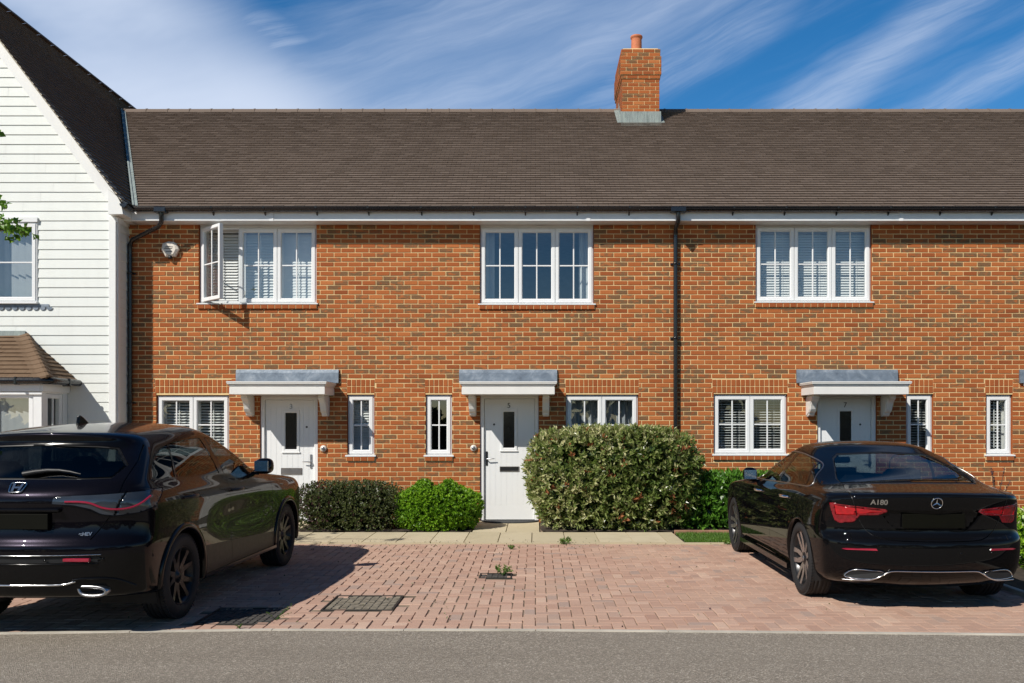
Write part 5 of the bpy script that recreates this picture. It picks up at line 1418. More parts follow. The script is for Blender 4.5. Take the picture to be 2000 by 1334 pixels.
def mirrors(parent, x, y, z, k=1.0):
    for sg in (1, -1):
        m = MB(); superell(m, (sg * (x + .115 * k), y, z), (.092 * k, .075, .080), .7, .75, deform=lambda p: [p[0], p[1] * (1 - .3 * (p[2] / .08)) + .012, p[2] + .10 * (p[0] * sg) * .3])
        o = m.build('door_mirror', 'gloss_black', parent)
        m = MB(); m.prism([(sg * (x - .03), y - .03), (sg * (x + .08), y - .03), (sg * (x + .07), y + .03), (sg * (x - .03), y + .05)], 2, z - .085, z - .055); m.build('mirror_arm', 'gloss_black', o)
        m = MB(); m.box(sg * (x + .045), sg * (x + .185), y - .078, y - .070, z - .05, z + .055, bev=.003); m.build('mirror_glass', 'chrome', o)
def handle(S, y, z, parent, mat, flip=False):
    for sg in (1, -1):
        c = S.cast('side', y, z); x = c.x; m = MB()
        m.tube([(sg * (x - .008), y - .11, z), (sg * (x + .03), y - .085, z + .002), (sg * (x + .044), y, z + .004), (sg * (x + .03), y + .085, z + .002), (sg * (x - .008), y + .11, z)], [.010, .013, .014, .013, .010], 10)
        m.build('door_handle', mat, parent[0 if sg > 0 else 1])
def seats(root, y0, y1, zb, wid=.27, top=1.2):
    for (y, n, nm) in ((y0, (-.42, 0, .42), 'rear_seat'), (y1, (-.38, .38), 'front_seat')):
        m = MB(); w = .25 if nm == 'rear_seat' else .26
        for x in n:
            m.box(x - w * .92, x + w * .92, y - .1, y + .42, zb - .15, zb, bev=.05)
            st = len(m.v); m.box(-w * .9, w * .9, -.06, .06, 0, top - zb - .18, bev=.05); m.xform(Matrix.Translation((x, y - .08, zb - .03)) @ Matrix.Rotation(R(12), 4, 'X'), st)
            st = len(m.v); m.box(-.12, .12, -.05, .05, 0, .17, bev=.045); m.xform(Matrix.Translation((x, y - .20, top - .19)) @ Matrix.Rotation(R(8), 4, 'X'), st)
        m.build(nm, 'seat_fabric', root)
def floorpan(root, hw, y0, y1, z, ztop):
    m = MB(); m.box(-hw * .62, hw * .62, y0 + .18, y0 + .5, z + .10, z + .2); m.box(-.42, .42, y0 + .5, y1, z, z + .08)
    m.box(-hw + .05, hw - .05, y1 - .9, y1 - .2, z + .1, ztop - .1, bev=.05)
    m.build('underbody', 'car_inside', root)

def mir(S, z, x):
    c = S.cast('rear', max(abs(x), .0005), z); return Vector((c.x * (1 if x >= 0 else -1), c.y, c.z))
def drape(S, o, lift=.004):
    for v in o.data.vertices:
        c = mir(S, v.co.z, v.co.x); v.co.y = c.y - lift + v.co.y
    return o
SIDE = lambda c, n: n.x > .30 and abs(n.y) < .93
def build_suv():
    root = empty('parked_suv', (0, 0, 0)); tag(root, 'dark violet black estate-bodied family car parked on the left, seen from its rear corner', 'car', 'cars parked on the driveway')
    ZB = [(-.9, 1.13), (-.3, 1.13), (.6, 1.115), (1.9, 1.06), (2.6, 1.04)]
    L = [
     dict(z=[(-.9, .31), (-.3, .28), (0, .235)], w=.70, yr=-.56, yf=3.15), dict(z=[(-.9, .305), (-.3, .27), (0, .225)], w=.85, yr=-.76, yf=3.30),
     dict(z=[(-.9, .335), (-.4, .30), (0, .24), (2.6, .24), (3.4, .26)], w=.895, yr=-.825, yf=3.42), dict(z=.40, w=.895, yr=-.850, yf=3.47), dict(z=.52, w=.902, yr=-.868, yf=3.49, scoop=.012),
     dict(z=.655, w=.905, yr=-.872, yf=3.49, scoop=.030), dict(z=.70, scoop=.030, w=.904, yr=-.866, yf=3.485), dict(z=.735, w=.903, yr=-.832, yf=3.48, scoop=.028),
     dict(z=.83, w=.903, yr=-.812, yf=3.47, scoop=.016), dict(z=[(-.9, .93), (3.4, .86)], w=.900, yr=-.815, yf=3.44), dict(z=[(-.9, 1.005), (0, .99), (2.6, .95), (3.4, .90)], w=.888, yr=-.83, yf=3.38),
     dict(z=[(-.9, 1.075), (0, 1.06), (1.9, 1.0), (2.8, .985), (3.3, .95)], w=.868, yr=-.81, yf=3.24, cr=.0, crf=.03), dict(z=ZB, w=.842, yr=-.735, yf=2.12, cr=.012, crf=.06, fc=.30, wf=.97),
     dict(z=[(-.9, 1.215), (2, 1.205)], w=.806, yr=-.635, yf=1.86, fc=.3), dict(z=[(-.9, 1.32), (1, 1.335), (2, 1.31)], w=.752, yr=-.52, yf=1.60, fc=.3, cr=.01),
     dict(z=[(-.9, 1.41), (-.2, 1.425), (.9, 1.455), (1.5, 1.42)], w=.688, yr=-.405, yf=1.34, fc=.3, cr=.02), dict(z=[(-.9, 1.465), (-.2, 1.475), (.9, 1.52), (1.4, 1.49)], w=.632, yr=-.475, yf=1.12, fc=.3, cr=.03),
     dict(z=[(-.6, 1.495), (.2, 1.525), (.9, 1.555), (1.3, 1.54)], w=.55, yr=-.36, yf=.98, fc=.25, cr=.02), dict(z=[(-.3, 1.54), (.5, 1.575), (1, 1.575)], w=.36, yr=-.10, yf=.86, fc=.2, cr=.01), dict(z=1.586, w=0, yr=.15, yf=.7, fc=.15, rc=.15)]
    low = [(-.9, .955), (-.55, .975), (-.1, 1.0), (.6, .990), (1.3, .982), (2.0, .988), (2.61, 1.0), (3.0, .985), (3.3, .94), (3.6, .90)]
    up = [(-.8, .93), (-.3, .965), (.3, .99), (.9, 1.0), (1.4, .985), (2.0, .955), (3.3, .93)]
    S = CarShell(L, low, up, 12, RG=[(0, 0), (.36, .07), (.66, .22), (.86, .46), (.97, .80)], RGu=[(0, 0), (.36, .04), (.68, .15), (.90, .40), (.985, .76)]); th = S.th
    RS = lambda c, n: not SIDE(c, n)
    lowback = lambda c, n: c.y < .0
    rw_p = [(-.01, 1.165), (.40, 1.163), (.615, 1.168), (.665, 1.262), (.545, 1.392), (.40, 1.408), (-.01, 1.422)]
    REAR = lambda c, n: n.y < -.25 and c.y < .3 and c.z > .2
    # roof, tailgate
    tg = [(-.01, .735), (.54, .735), (.60, .82), (.665, .92), (.695, 1.02), (.70, 1.09), (.70, 1.20), (.70, 1.29), (.655, 1.43), (.62, 1.60), (-.01, 1.60)]
    S.region('tailgate', 'rear', tg, lambda c, n: n.y < -.12 and c.y < -.22)
    S.line('rear', tg[1:9], .007, lambda c, n: n.y < -.12 and c.y < -.22)
    # bumper: lower black part
    S.region('bumper_black', 'polar', [(-2.2, .15), (1.62, .15), (1.62, .42), (1.30, .50), (1.12, .60), (.95, .625), (-2.2, .625)], lambda c, n: c.y < -.05)
    S.region('bumper_slot', 'rear', [(-.01, .575), (.60, .575), (.64, .59), (.64, .603), (.60, .615), (-.01, .615)], REAR)
    # side doors
    aR = .378
    d_rear = [(.40, .32), (.42, .36), (.385, .50), (.28, .64), (.10, .735), (-.02, .80), (-.08, 1.0), (-.12, 1.13), (-.02, 1.30), (.20, 1.43), (.98, 1.49), (.97, 1.10), (1.02, .60), (1.03, .32)]
    d_fr = [(1.03, .32), (1.02, .60), (.97, 1.10), (.98, 1.49), (1.35, 1.44), (1.70, 1.26), (2.02, 1.07), (2.10, .95), (2.13, .70), (2.10, .42), (2.08, .32)]
    S.region('rear_door', 'side', d_rear, SIDE); S.region('front_door', 'side', d_fr, SIDE)
    S.line('side', d_rear[:8], .006, SIDE); S.line('side', d_fr[6:], .006, SIDE); S.line('side', [(1.03, .32), (1.02, .60), (.975, 1.09)], .006, SIDE); S.line('side', [(.40, .32), (2.08, .32)], .005, SIDE)
    S.region('cladding', 'side', [(.37, .10), (2.25, .10), (2.24, .43), (.40, .53)], SIDE)
    S.line('side', [(1.03, .32), (1.025, .50)], .006, SIDE)
    for y in (0, 2.60): S.region('hole', 'side', arch_poly(y, .345, aR), lambda c, n: c.x > .5 and c.z < .9)
    # glass
    S.region('trim_or_shade', 'rear', [(-.01, 1.40), (.56, 1.372), (.60, 1.395), (.56, 1.445), (.40, 1.462), (-.01, 1.470)], REAR)  # black band painted in as the shadow under the spoiler lip
    S.region('seal', 'rear', offset_poly(rw_p, .0), REAR)
    S.region('rear_window', 'rear', offset_poly([(-.5, 1.165)] + rw_p[1:-1] + [(-.5, 1.437)], -.012), REAR)
    sw = smooth_poly([(-.38, 1.145), (-.34, 1.20), (-.22, 1.30), (.02, 1.395), (.40, 1.435), (.95, 1.450), (1.25, 1.425), (1.55, 1.30), (1.86, 1.095), (1.70, 1.085), (.9, 1.125), (.0, 1.145)], 2)
    S.region('trim_or_shade', 'side', offset_poly(sw, .014), SIDE); 
    S.region('side_window', 'side', sw, SIDE)
    for (ln, w) in (([(.90, 1.10), (.80, 1.46)], .085), ([(-.02, 1.10), (.13, 1.43)], .022)): S.line('side', ln, w, SIDE, 'trim_or_shade')
    S.region('windscreen', 'front', [(-.01, 1.16), (.70, 1.13), (.62, 1.40), (.5, 1.475), (-.01, 1.485)], lambda c, n: n.y > .2 and c.y > .8)
    # lamps
    A = lambda x, y=-.80: th(x, y)
    lt = [(A(.27), .995), (A(.275), 1.035), (A(.30), 1.050), (A(.60, -.76), 1.058), (A(.80, -.62), 1.070), (A(.87, -.45), 1.082), (A(.89, -.28), 1.080), (A(.89, -.33), 1.04), (A(.885, -.44), .965), (A(.83, -.60), .918), (A(.70, -.72), .903), (A(.63, -.79), .915), (A(.55), .955), (A(.42), .985)]
    S.region('tail_lamp', 'polar', lt, lambda c, n: c.y < -.2)
    S.line('rear', [(.676, .90), (.735, 1.075)], .006, lambda c, n: n.y < -.12 and c.y < -.22)
    plate = None
    cl = S.classify(lambda c, n: 'body')
    g = lambda k, mi=0, ins=0.0: (cl.get(k, []), mi, ins)
    mats = ['paint_violet', 'gloss_black', 'black_plastic']
    body = S.panel('body', [g('body'), g('gap', 2, .012), g('cladding', 2), g('bumper_black', 1), g('bumper_slot', 2, .012), g('seal', 2, .006), g('trim_or_shade', 1)], mats, root)
    S.panel('tailgate', [g('tailgate')], ['paint_violet'], root)
    doors = {}
    for nm in ('front_door', 'rear_door'):
        for sg in (1, -1): doors[(nm, sg)] = S.panel(nm, [g(nm)], ['paint_violet'], root, (sg,))
    S.panel('rear_window', [g('rear_window', 0, .006)], ['car_glass_dark'], root)
    S.panel('windscreen', [g('windscreen', 0, .003)], ['car_glass_clear'], root)
    for sg in (1, -1): S.panel('side_windows', [g('side_window', 0, .003)], ['car_glass_dark'], root, (sg,))
    for sg in (1, -1): lamp = S.panel('tail_light', [g('tail_lamp', 0, .002)], ['lamp_smoke'], root, (sg,)); \
        trim_tube(S, 'polar', smooth_poly([(A(.36), 1.008), (A(.46), 1.008), (A(.55), .998), (A(.64, -.78), .955), (A(.72, -.70), .942), (A(.80, -.62), .958), (A(.86, -.50), 1.03)], 2, False), .0085, 'strip_red', 'light_strip', lamp, .001, (sg,))
    trim_tube(S, 'polar', smooth_poly([(A(.34), .983), (A(.46), .975), (A(.56, -.79), .935), (A(.66, -.74), .896), (A(.80, -.62), .903), (A(.87, -.45), .95)], 2, False), .004, 'gloss_black', 'lamp_trim', root, .003)
    # arches, wheels
    for y in (0, 2.60): arch_trim(S, y, .345, aR, .050, .014, 'gloss_black', root); arch_liner(y, .345, .40, root, .40, .84)
    for sg in (1, -1):
        for y in (0, 2.60): make_wheel(root, sg * .775, y, .342, .236, .215, 'dark', sg)
    # rear details
    rz = lambda z, x=0: mir(S, z, x)
    trim_tube(S, 'rear', [(x / 20 * .62, .628) for x in range(21)], .0035, 'chrome', 'bumper_trim', root, .002, join=True)
    trim_tube(S, 'rear', [(x / 20 * .60, .565) for x in range(21)], .005, 'gloss_black', 'bumper_trim', root, .003, join=True)
    trim_tube(S, 'rear', smooth_poly([(0, .412), (.36, .412), (.41, .425), (.45, .438)], 2, False), .008, 'chrome', 'skid_trim', root, .002, join=True)
    trim_tube(S, 'rear', smooth_poly([(.43, .446), (.50, .458), (.62, .458), (.72, .44), (.80, .38)], 2, False), .010, 'gloss_black', 'exhaust_surround', root, .004)
    m = MB()
    for sg in (1, -1): m.box(sg * .37, sg * .56, rz(.593, .45).y - .006, rz(.593, .45).y + .02, .583, .604, bev=.004)
    for sg in (1, -1): 
        c = rz(.593, .45); q = MB(); q.box(sg * .365, sg * .56, c.y - .008, c.y + .02, .580, .606, bev=.004); q.build('reflector', 'strip_red', root)
    for x in (-.63, -.25, .25, .63):
        c = rz(.595, x); q = MB(); q.lathe([(.001, -.006), (.008, -.006), (.010, 0)], 'y', (c.x, c.y - .001, c.z), 14); q.build('parking_sensor', 'satin_metal' if abs(x) > 9 else 'gloss_black', root)
    for sg in (1, -1):                                       # exhaust finishers: rounded slanted frames with a dark bore
        cx, cz = .555, .362; yy = min(rz(cz, cx).y, rz(cz - .03, cx - .1).y, rz(cz + .035, cx + .1).y) - .022
        out = smooth_poly([(cx - .115, cz + .040), (cx - .085, cz - .042), (cx + .085, cz - .042), (cx + .125, cz + .005), (cx + .07, cz + .042), (cx - .1, cz + .044)], 2)
        inn = offset_poly(out, -.019); n = len(out); q = MB()
        vs = [(sg * x, yy, z) for x, z in out] + [(sg * x, yy - .004, z) for x, z in offset_poly(out, -.005)] + [(sg * x, yy, z) for x, z in inn] + [(sg * x, yy + .08, z) for x, z in inn] + [(sg * x, yy + .06, z) for x, z in out]
        q.add(vs, [(l * n + i, l * n + (i + 1) % n, (l + 1) * n + (i + 1) % n, (l + 1) * n + i) for l in range(3) for i in range(n)] + [(4 * n + i, 4 * n + (i + 1) % n, (i + 1) % n, i) for i in range(n)], 0, (0, 0, 0), True)
        ex = q.build('exhaust_finisher', 'satin_metal', root); q = MB(); q.add([(sg * x, yy + .05, z) for x, z in inn], [tuple(range(n))]); q.build('exhaust_bore', 'car_inside', ex)
    c = rz(.87); m = MB(); m.box(-.26, .26, c.y - .022, c.y - .012, .812, .925, bev=.004); m.build('number_plate', 'plate_black', root)
    # plate garnish bar above the plate
    m = MB(); m.box(-.34, .34, c.y - .03, c.y + .02, .935, .962, bev=.008); m.build('plate_garnish', 'gloss_black', root)
    # emblem: rounded frame holding a tall letter
    c = rz(1.105); n = S.normal_at(c); e = empty('emblem', (0, 0, 0)); 
    bpy.data.objects.remove(e); m = MB()
    out = smooth_poly([(-.050, .045), (-.060, .03), (-.045, -.040), (-.033, -.046), (.033, -.046), (.045, -.040), (.060, .03), (.050, .045)], 1); m.tube([(x, -.004, z) for x, z in out], .0045, 8, closed=True)
    for sx in (-1, 1): m.prism([(sx * .040, .037), (sx * .022, .037), (sx * .014, -.036), (sx * .032, -.036)], 1, -.007, .0)
    m.prism([(-.020, .006), (.020, .006), (.017, -.010), (-.017, -.010)], 1, -.0065, .0)
    m.xform(Matrix.Translation(c + n * .004) @ Matrix.Rotation(math.atan2(-n.z, -n.y), 4, 'X') if False else Matrix.Translation(c + n * .006) @ Matrix.Rotation(-math.asin(max(-1, min(1, n.z))), 4, 'X'))
    m.build('emblem', 'chrome', root)
    drape(S, text_mesh('badge', 'e:HEV', .034, (.50, 0, .774), FACE_CAM, 'alloy', root, .002, bold=.001))
    # wiper, fin
    c = rz(1.205, 0); P = [rz(1.195 + .028 * math.sin(t * 3.1), -.02 + t * .42) for t in (0, .2, .4, .6, .8, 1)]
    m = MB(); m.tube([p + Vector((0, -.014, .006)) for p in P], [.022, .020, .017, .013, .010, .004], 8); m.build('wiper', 'black_plastic', root)
    m = MB(); zt = S.cast('top', 0.0, .12).z; m.prism([(0.0, zt - .01), (.015, zt + .062), (.035, zt + .068), (.08, zt + .05), (.16, zt + .004), (.16, zt - .01)], 0, -.012, .012); m.build('roof_fin', 'gloss_black', root, bevel=.008)
    handle(S, .12, .975, (doors[('rear_door', 1)], doors[('rear_door', -1)]), 'alloy_dark'); handle(S, 1.16, .955, (doors[('front_door', 1)], doors[('front_door', -1)]), 'alloy_dark')
    mirrors(root, .82, 1.72, 1.145)
    m = MB()
    for sg in (1, -1): q = MB(); q.prism([(sg * .90, 1.0)] * 0 or [(.40, .255), (2.22, .255), (2.22, .285), (.40, .285)], 0, sg * .86, sg * .90); q.build('side_skirt', 'gloss_black', root)
    seats(root, -.02, 1.0, .62, top=1.30); floorpan(root, .80, -.70, 3.2, .24, 1.0)
    root.location = (-3.735, 7.09, 0); root.rotation_euler = (0, 0, R(-2.0)); return root
def build_saloon():
    root = empty('parked_saloon', (0, 0, 0)); tag(root, 'glossy black four-door saloon with red tail lights parked on the right', 'car', 'cars parked on the driveway')
    L = [
     dict(z=.17, w=.62, yr=-.52, yf=3.15), dict(z=.19, w=.76, yr=-.70, yf=3.36),
     dict(z=[(-.9, .265), (-.4, .23), (0, .205), (2.7, .205), (3.4, .22)], w=.860, yr=-.815, yf=3.50), dict(z=.35, w=.885, yr=-.868, yf=3.56), dict(z=.47, w=.895, yr=-.885, yf=3.58),
     dict(z=.575, w=.898, yr=-.885, yf=3.58), dict(z=.612, w=.898, yr=-.868, yf=3.57), dict(z=.635, w=.898, yr=-.825, yf=3.56),
     dict(z=.71, w=.897, yr=-.815, yf=3.54), dict(z=[(-.9, .80), (3.4, .72)], w=.892, yr=-.830, yf=3.50), dict(z=[(-.9, .895), (0, .87), (2.6, .83), (3.4, .76)], w=.882, yr=-.862, yf=3.44),
     dict(z=[(-.9, .955), (0, .93), (1.9, .885), (2.8, .855), (3.4, .80)], w=.862, yr=-.885, yf=3.30, cr=.030, crf=.03), dict(z=[(-.9, .985), (-.4, .985), (0, .975), (1.9, .905), (2.8, .90)], w=.835, yr=-.845, yf=2.9, cr=.022, crf=.05, fc=.5),
     dict(z=[(-.9, 1.0), (-.3, 1.008), (.4, 1.0), (1.9, .945)], w=.805, yr=-.40, yf=2.12, cr=.045, crf=.06, fc=.30, wf=.97),
     dict(z=[(-.5, 1.075), (.4, 1.085), (2, 1.06)], w=.768, yr=-.19, yf=1.86, cr=.035, fc=.3), dict(z=[(-.5, 1.155), (.5, 1.18), (2, 1.16)], w=.712, yr=.04, yf=1.60, cr=.035, fc=.3),
     dict(z=[(-.5, 1.22), (.3, 1.245), (.9, 1.285), (1.5, 1.25)], w=.648, yr=.25, yf=1.36, fc=.3, cr=.03), dict(z=[(0, 1.275), (.4, 1.30), (.9, 1.335), (1.4, 1.31)], w=.590, yr=.42, yf=1.20, fc=.28, cr=.03),
     dict(z=[(.2, 1.335), (.9, 1.368), (1.3, 1.35)], w=.51, yr=.52, yf=1.12, fc=.22, rc=.22, cr=.02), dict(z=1.392, w=.33, yr=.66, yf=1.08, fc=.15, rc=.15), dict(z=1.402, w=0, yr=.78, yf=1.05, fc=.1, rc=.1)]
    low = [(-.9, .92), (-.55, .955), (-.1, 1.0), (.6, .985), (1.3, .975), (2.0, .982), (2.73, 1.0), (3.1, .975), (3.4, .92), (3.7, .88)]
    up = [(-.8, .90), (-.3, .93), (.1, .965), (.5, .985), (.95, 1.0), (1.4, .985), (2.0, .955), (3.3, .93)]
    S = CarShell(L, low, up, 13, RG=[(0, 0), (.34, .10), (.64, .26), (.86, .52), (.975, .82)], RGu=[(0, 0), (.38, .03), (.72, .10), (.92, .30), (.99, .66)]); th = S.th
    REAR = lambda c, n: n.y < -.2 and c.y < -.5
    BACK = lambda c, n: c.y < .9 and (n.y < -.12 or n.z > .6)
    lid = smooth_poly([(-.3, .598), (.28, .600), (.42, .612), (.52, .66), (.575, .74), (.605, .82), (.645, .93), (.66, 1.01)], 1, False)
    lidp = lid + [(.60, 1.05), (-.3, 1.10)]
    BL = lambda c, n: c.y < -.38 and (n.y < -.12 or n.z > .45)
    S.region('boot_lid', 'rear', lidp, BL); S.line('rear', lid, .007, BL)
    S.line('top', [(.66, -.86), (.655, -.74), (.635, -.5), (.60, -.38)], .006, lambda c, n: n.z > .5 and c.y < -.3)
    S.region('boot_recess', 'rear', [(-.3, .855), (.40, .855), (.43, .835), (.37, .75), (.30, .69), (-.3, .685)], REAR)
    d_rear = [(.36, .30), (.40, .36), (.375, .50), (.27, .64), (.14, .72), (.03, .80), (.01, .92), (.0, 1.0), (.10, 1.12), (.28, 1.22), (1.0, 1.32), (1.02, .98), (1.06, .60), (1.05, .30)]
    d_fr = [(1.05, .30), (1.06, .60), (1.02, .98), (1.0, 1.32), (1.4, 1.27), (1.75, 1.10), (2.05, .93), (2.16, .84), (2.20, .60), (2.16, .38), (2.10, .30)]
    S.region('rear_door', 'side', d_rear, SIDE); S.region('front_door', 'side', d_fr, SIDE)
    S.line('side', d_rear[:9], .006, SIDE); S.line('side', d_fr[6:], .006, SIDE); S.line('side', [(1.05, .30), (1.06, .60), (1.025, .96)], .006, SIDE); S.line('side', [(.36, .30), (2.10, .30)], .006, SIDE)
    aR = .365; WZ = .333
    for y in (0, 2.73): S.region('hole', 'side', arch_poly(y, WZ, aR), lambda c, n: c.x > .5 and c.z < .9)
    rwp = [(-.3, 1.066), (.45, 1.056), (.585, 1.050), (.590, 1.075), (.475, 1.24), (.41, 1.275), (-.3, 1.305)]
    RW = lambda c, n: n.y < -.15 and -.5 < c.y < .8 and c.z > 1.0
    S.region('seal', 'rear', offset_poly(rwp, .012), RW); S.region('rear_window', 'rear', rwp, RW)
    sw = smooth_poly([(-.06, 1.005), (.0, 1.08), (.10, 1.165), (.30, 1.225), (.60, 1.265), (.95, 1.280), (1.25, 1.255), (1.55, 1.14), (1.86, .975), (1.72, .955), (.9, .985), (.1, 1.000)], 2)
    S.region('trim_or_shade', 'side', offset_poly(sw, .010), SIDE); S.region('side_window', 'side', sw, SIDE)
    for (ln, w) in (([(.97, .95), (.82, 1.29)], .062), ([(.10, .98), (.22, 1.23)], .02)): S.line('side', ln, w, SIDE, 'trim_or_shade')
    S.region('windscreen', 'front', [(-.01, 1.02), (.70, 1.0), (.60, 1.22), (.5, 1.31), (-.01, 1.32)], lambda c, n: n.y > .2 and c.y > .8)
    A = lambda x, y=-.80: th(x, y)
    lamp = [(A(.375), .842), (A(.39), .862), (A(.60, -.77), .880), (A(.78, -.68), .895), (A(.79, -.66), .905), (A(.825, -.62), .900), (A(.82, -.63), .84), (A(.80, -.65), .75), (A(.77, -.68), .732), (A(.66, -.75), .742), (A(.61, -.77), .80), (A(.44), .812)]
    S.region('tail_lamp', 'polar', lamp, lambda c, n: c.y < -.2)
    S.region('lamp_bright', 'polar', [(A(.41), .838), (A(.43), .850), (A(.75, -.70), .878), (A(.79, -.655), .885), (A(.785, -.66), .80), (A(.70, -.73), .80), (A(.60, -.77), .818)], lambda c, n: c.y < -.2)
    S.line('rear', [(.606, .80), (.622, .89)], .006, lambda c, n: n.y < -.12 and c.y < -.4)
    S.region('diffuser', 'polar', [(-2.2, .10), (1.5, .10), (1.5, .27), (1.1, .285), (A(.74, -.8), .32), (A(.62), .375), (A(.42), .40), (A(.30), .375), (-2.2, .37)], lambda c, n: c.y < -.2)
    cl = S.classify(lambda c, n: 'body'); g = lambda k, mi=0, ins=0.0: (cl.get(k, []), mi, ins)
    mats = ['paint_black', 'gloss_black', 'black_plastic']
    S.panel('body', [g('body'), g('gap', 2, .012), g('seal', 2, .004), g('trim_or_shade', 1), g('diffuser', 1)], mats, root)
    S.panel('boot_lid', [g('boot_lid'), g('boot_recess', 0, .022)], ['paint_black'], root)
    doors = {}
    for nm in ('front_door', 'rear_door'):
        for sg in (1, -1): doors[(nm, sg)] = S.panel(nm, [g(nm)], ['paint_black'], root, (sg,))
    S.panel('rear_window', [g('rear_window', 0, .003)], ['car_glass_mid'], root); S.panel('windscreen', [g('windscreen', 0, .003)], ['car_glass_clear'], root)
    for sg in (1, -1): S.panel('side_windows', [g('side_window', 0, .003)], ['car_glass_clear'], root, (sg,))
    for sg in (1, -1): S.panel('tail_light', [g('tail_lamp', 0, .001), g('lamp_bright', 1, .003)], ['lamp_dark_red', 'lamp_red'], root, (sg,))
    trim_tube(S, 'side', offset_poly(sw, .008), .006, 'brushed_metal', 'window_trim', root, .001, closed=True)
    for y in (0, 2.73): arch_trim(S, y, WZ, aR, .016, .005, 'paint_black', root); arch_liner(y, WZ, .38, root, .40, .85)
    for sg in (1, -1):
        for y in (0, 2.73): make_wheel(root, sg * .768, y, .333, .252, .215, 'bright', sg)
    rz = lambda z, x=0: mir(S, z, x)
    m = MB(); dt = smooth_poly([(0, .352), (.17, .352), (.34, .352), (.38, .342), (.47, .285), (.53, .268), (.62, .265), (.72, .262)], 2, False)
    for sg in (1, -1): m.tube([(sg * x, rz(.37, x).y - .006, z) for x, z in dt], .0052, 8)
    m.build('diffuser_trim', 'chrome', root)
    for sg in (1, -1):
        out = smooth_poly([(.46, .350), (.40, .335), (.46, .290), (.53, .275), (.69, .280), (.71, .300), (.66, .345), (.60, .355)], 1)
        P = []
        for (x, z) in out: c = rz(.37, x); P.append((sg * x, c.y - .008, z))
        m = MB(); m.tube(P, .0048, 8, closed=True); ex = m.build('exhaust_finisher', 'chrome', root); m = MB(); m.add([(p[0], p[1] + .004, p[2]) for p in P] + [(p[0], p[1] + .10, p[2]) for p in P], [tuple(range(len(P)))] + [(i, (i + 1) % len(P), (i + 1) % len(P) + len(P), i + len(P)) for i in range(len(P))]); m.build('exhaust_bore', 'car_inside', ex)
        m = MB(); pts = [(.47, .520), (.70, .517), (.73, .523), (.70, .531), (.48, .537)]; vs = [(sg * x, rz(z, x).y - .012, z) for x, z in pts]; vs2 = [(a, b + .02, c) for a, b, c in vs]
        m.add(vs + vs2, [tuple(range(5))] + [(i, (i + 1) % 5, (i + 1) % 5 + 5, i + 5) for i in range(5)]); m.build('reflector', 'strip_red', root)
    c = rz(.77); m = MB(); m.box(-.26, .26, c.y + .008, c.y + .016, .705, .825, bev=.004); m.build('number_plate', 'plate_black', root)
    for x in (-.48, -.2, .2, .48):
        c = rz(.50, x); q = MB(); q.lathe([(.001, -.004), (.008, -.004), (.010, 0)], 'y', (c.x, c.y - .001, c.z), 14); q.build('parking_sensor', 'gloss_black', root)
    # round three-pointed emblem
    c = rz(.918); n = S.normal_at(c); m = MB(); m.tube([(.046 * math.cos(t / 32 * 2 * math.pi), 0, .046 * math.sin(t / 32 * 2 * math.pi)) for t in range(32)], .0042, 8, closed=True)
    for k in range(3):
        a = math.pi / 2 + k * 2 * math.pi / 3; d = (math.cos(a), math.sin(a)); p = (-d[1], d[0])
        m.add([(d[0] * .045, 0, d[1] * .045), (p[0] * .009 - d[0] * .004, 0, p[1] * .009 - d[1] * .004), (0, -.006, 0), (-p[0] * .009 - d[0] * .004, 0, -p[1] * .009 - d[1] * .004)], [(0, 1, 2), (0, 2, 3)])
    m.xform(Matrix.Translation(c + n * .006) @ Matrix.Rotation(-math.asin(n.z), 4, 'X')); m.build('emblem', 'chrome', root)
    c = rz(.915, .45); drape(S, text_mesh('badge', 'A180', .060, (-.45, 0, .918), FACE_CAM, 'chrome', root, .002, bold=.0012))
    handle(S, .50, .865, (doors[('rear_door', 1)], doors[('rear_door', -1)]), 'chrome'); handle(S, 1.55, .845, (doors[('front_door', 1)], doors[('front_door', -1)]), 'chrome')
    mirrors(root, .80, 1.78, 1.00, .85)
    for sg in (1, -1): q = MB(); q.prism([(.38, .175), (2.34, .175), (2.34, .225), (.38, .225)], 0, sg * .83, sg * .885); q.build('side_skirt', 'gloss_black', root)
    m = MB(); m.box(-.14, .14, 1.52, 1.55, 1.14, 1.21, bev=.015); m.tube([(0, 1.54, 1.20), (0, 1.5, 1.30)], .012, 8); m.build('rear_view_mirror', 'black_plastic', root)
    seats(root, .10, 1.15, .50, top=1.13); floorpan(root, .80, -.75, 3.3, .22, .85)
    root.location = (3.31, 8.03, 0); root.rotation_euler = (0, 0, R(-.3)); return root
build_suv(); build_saloon()
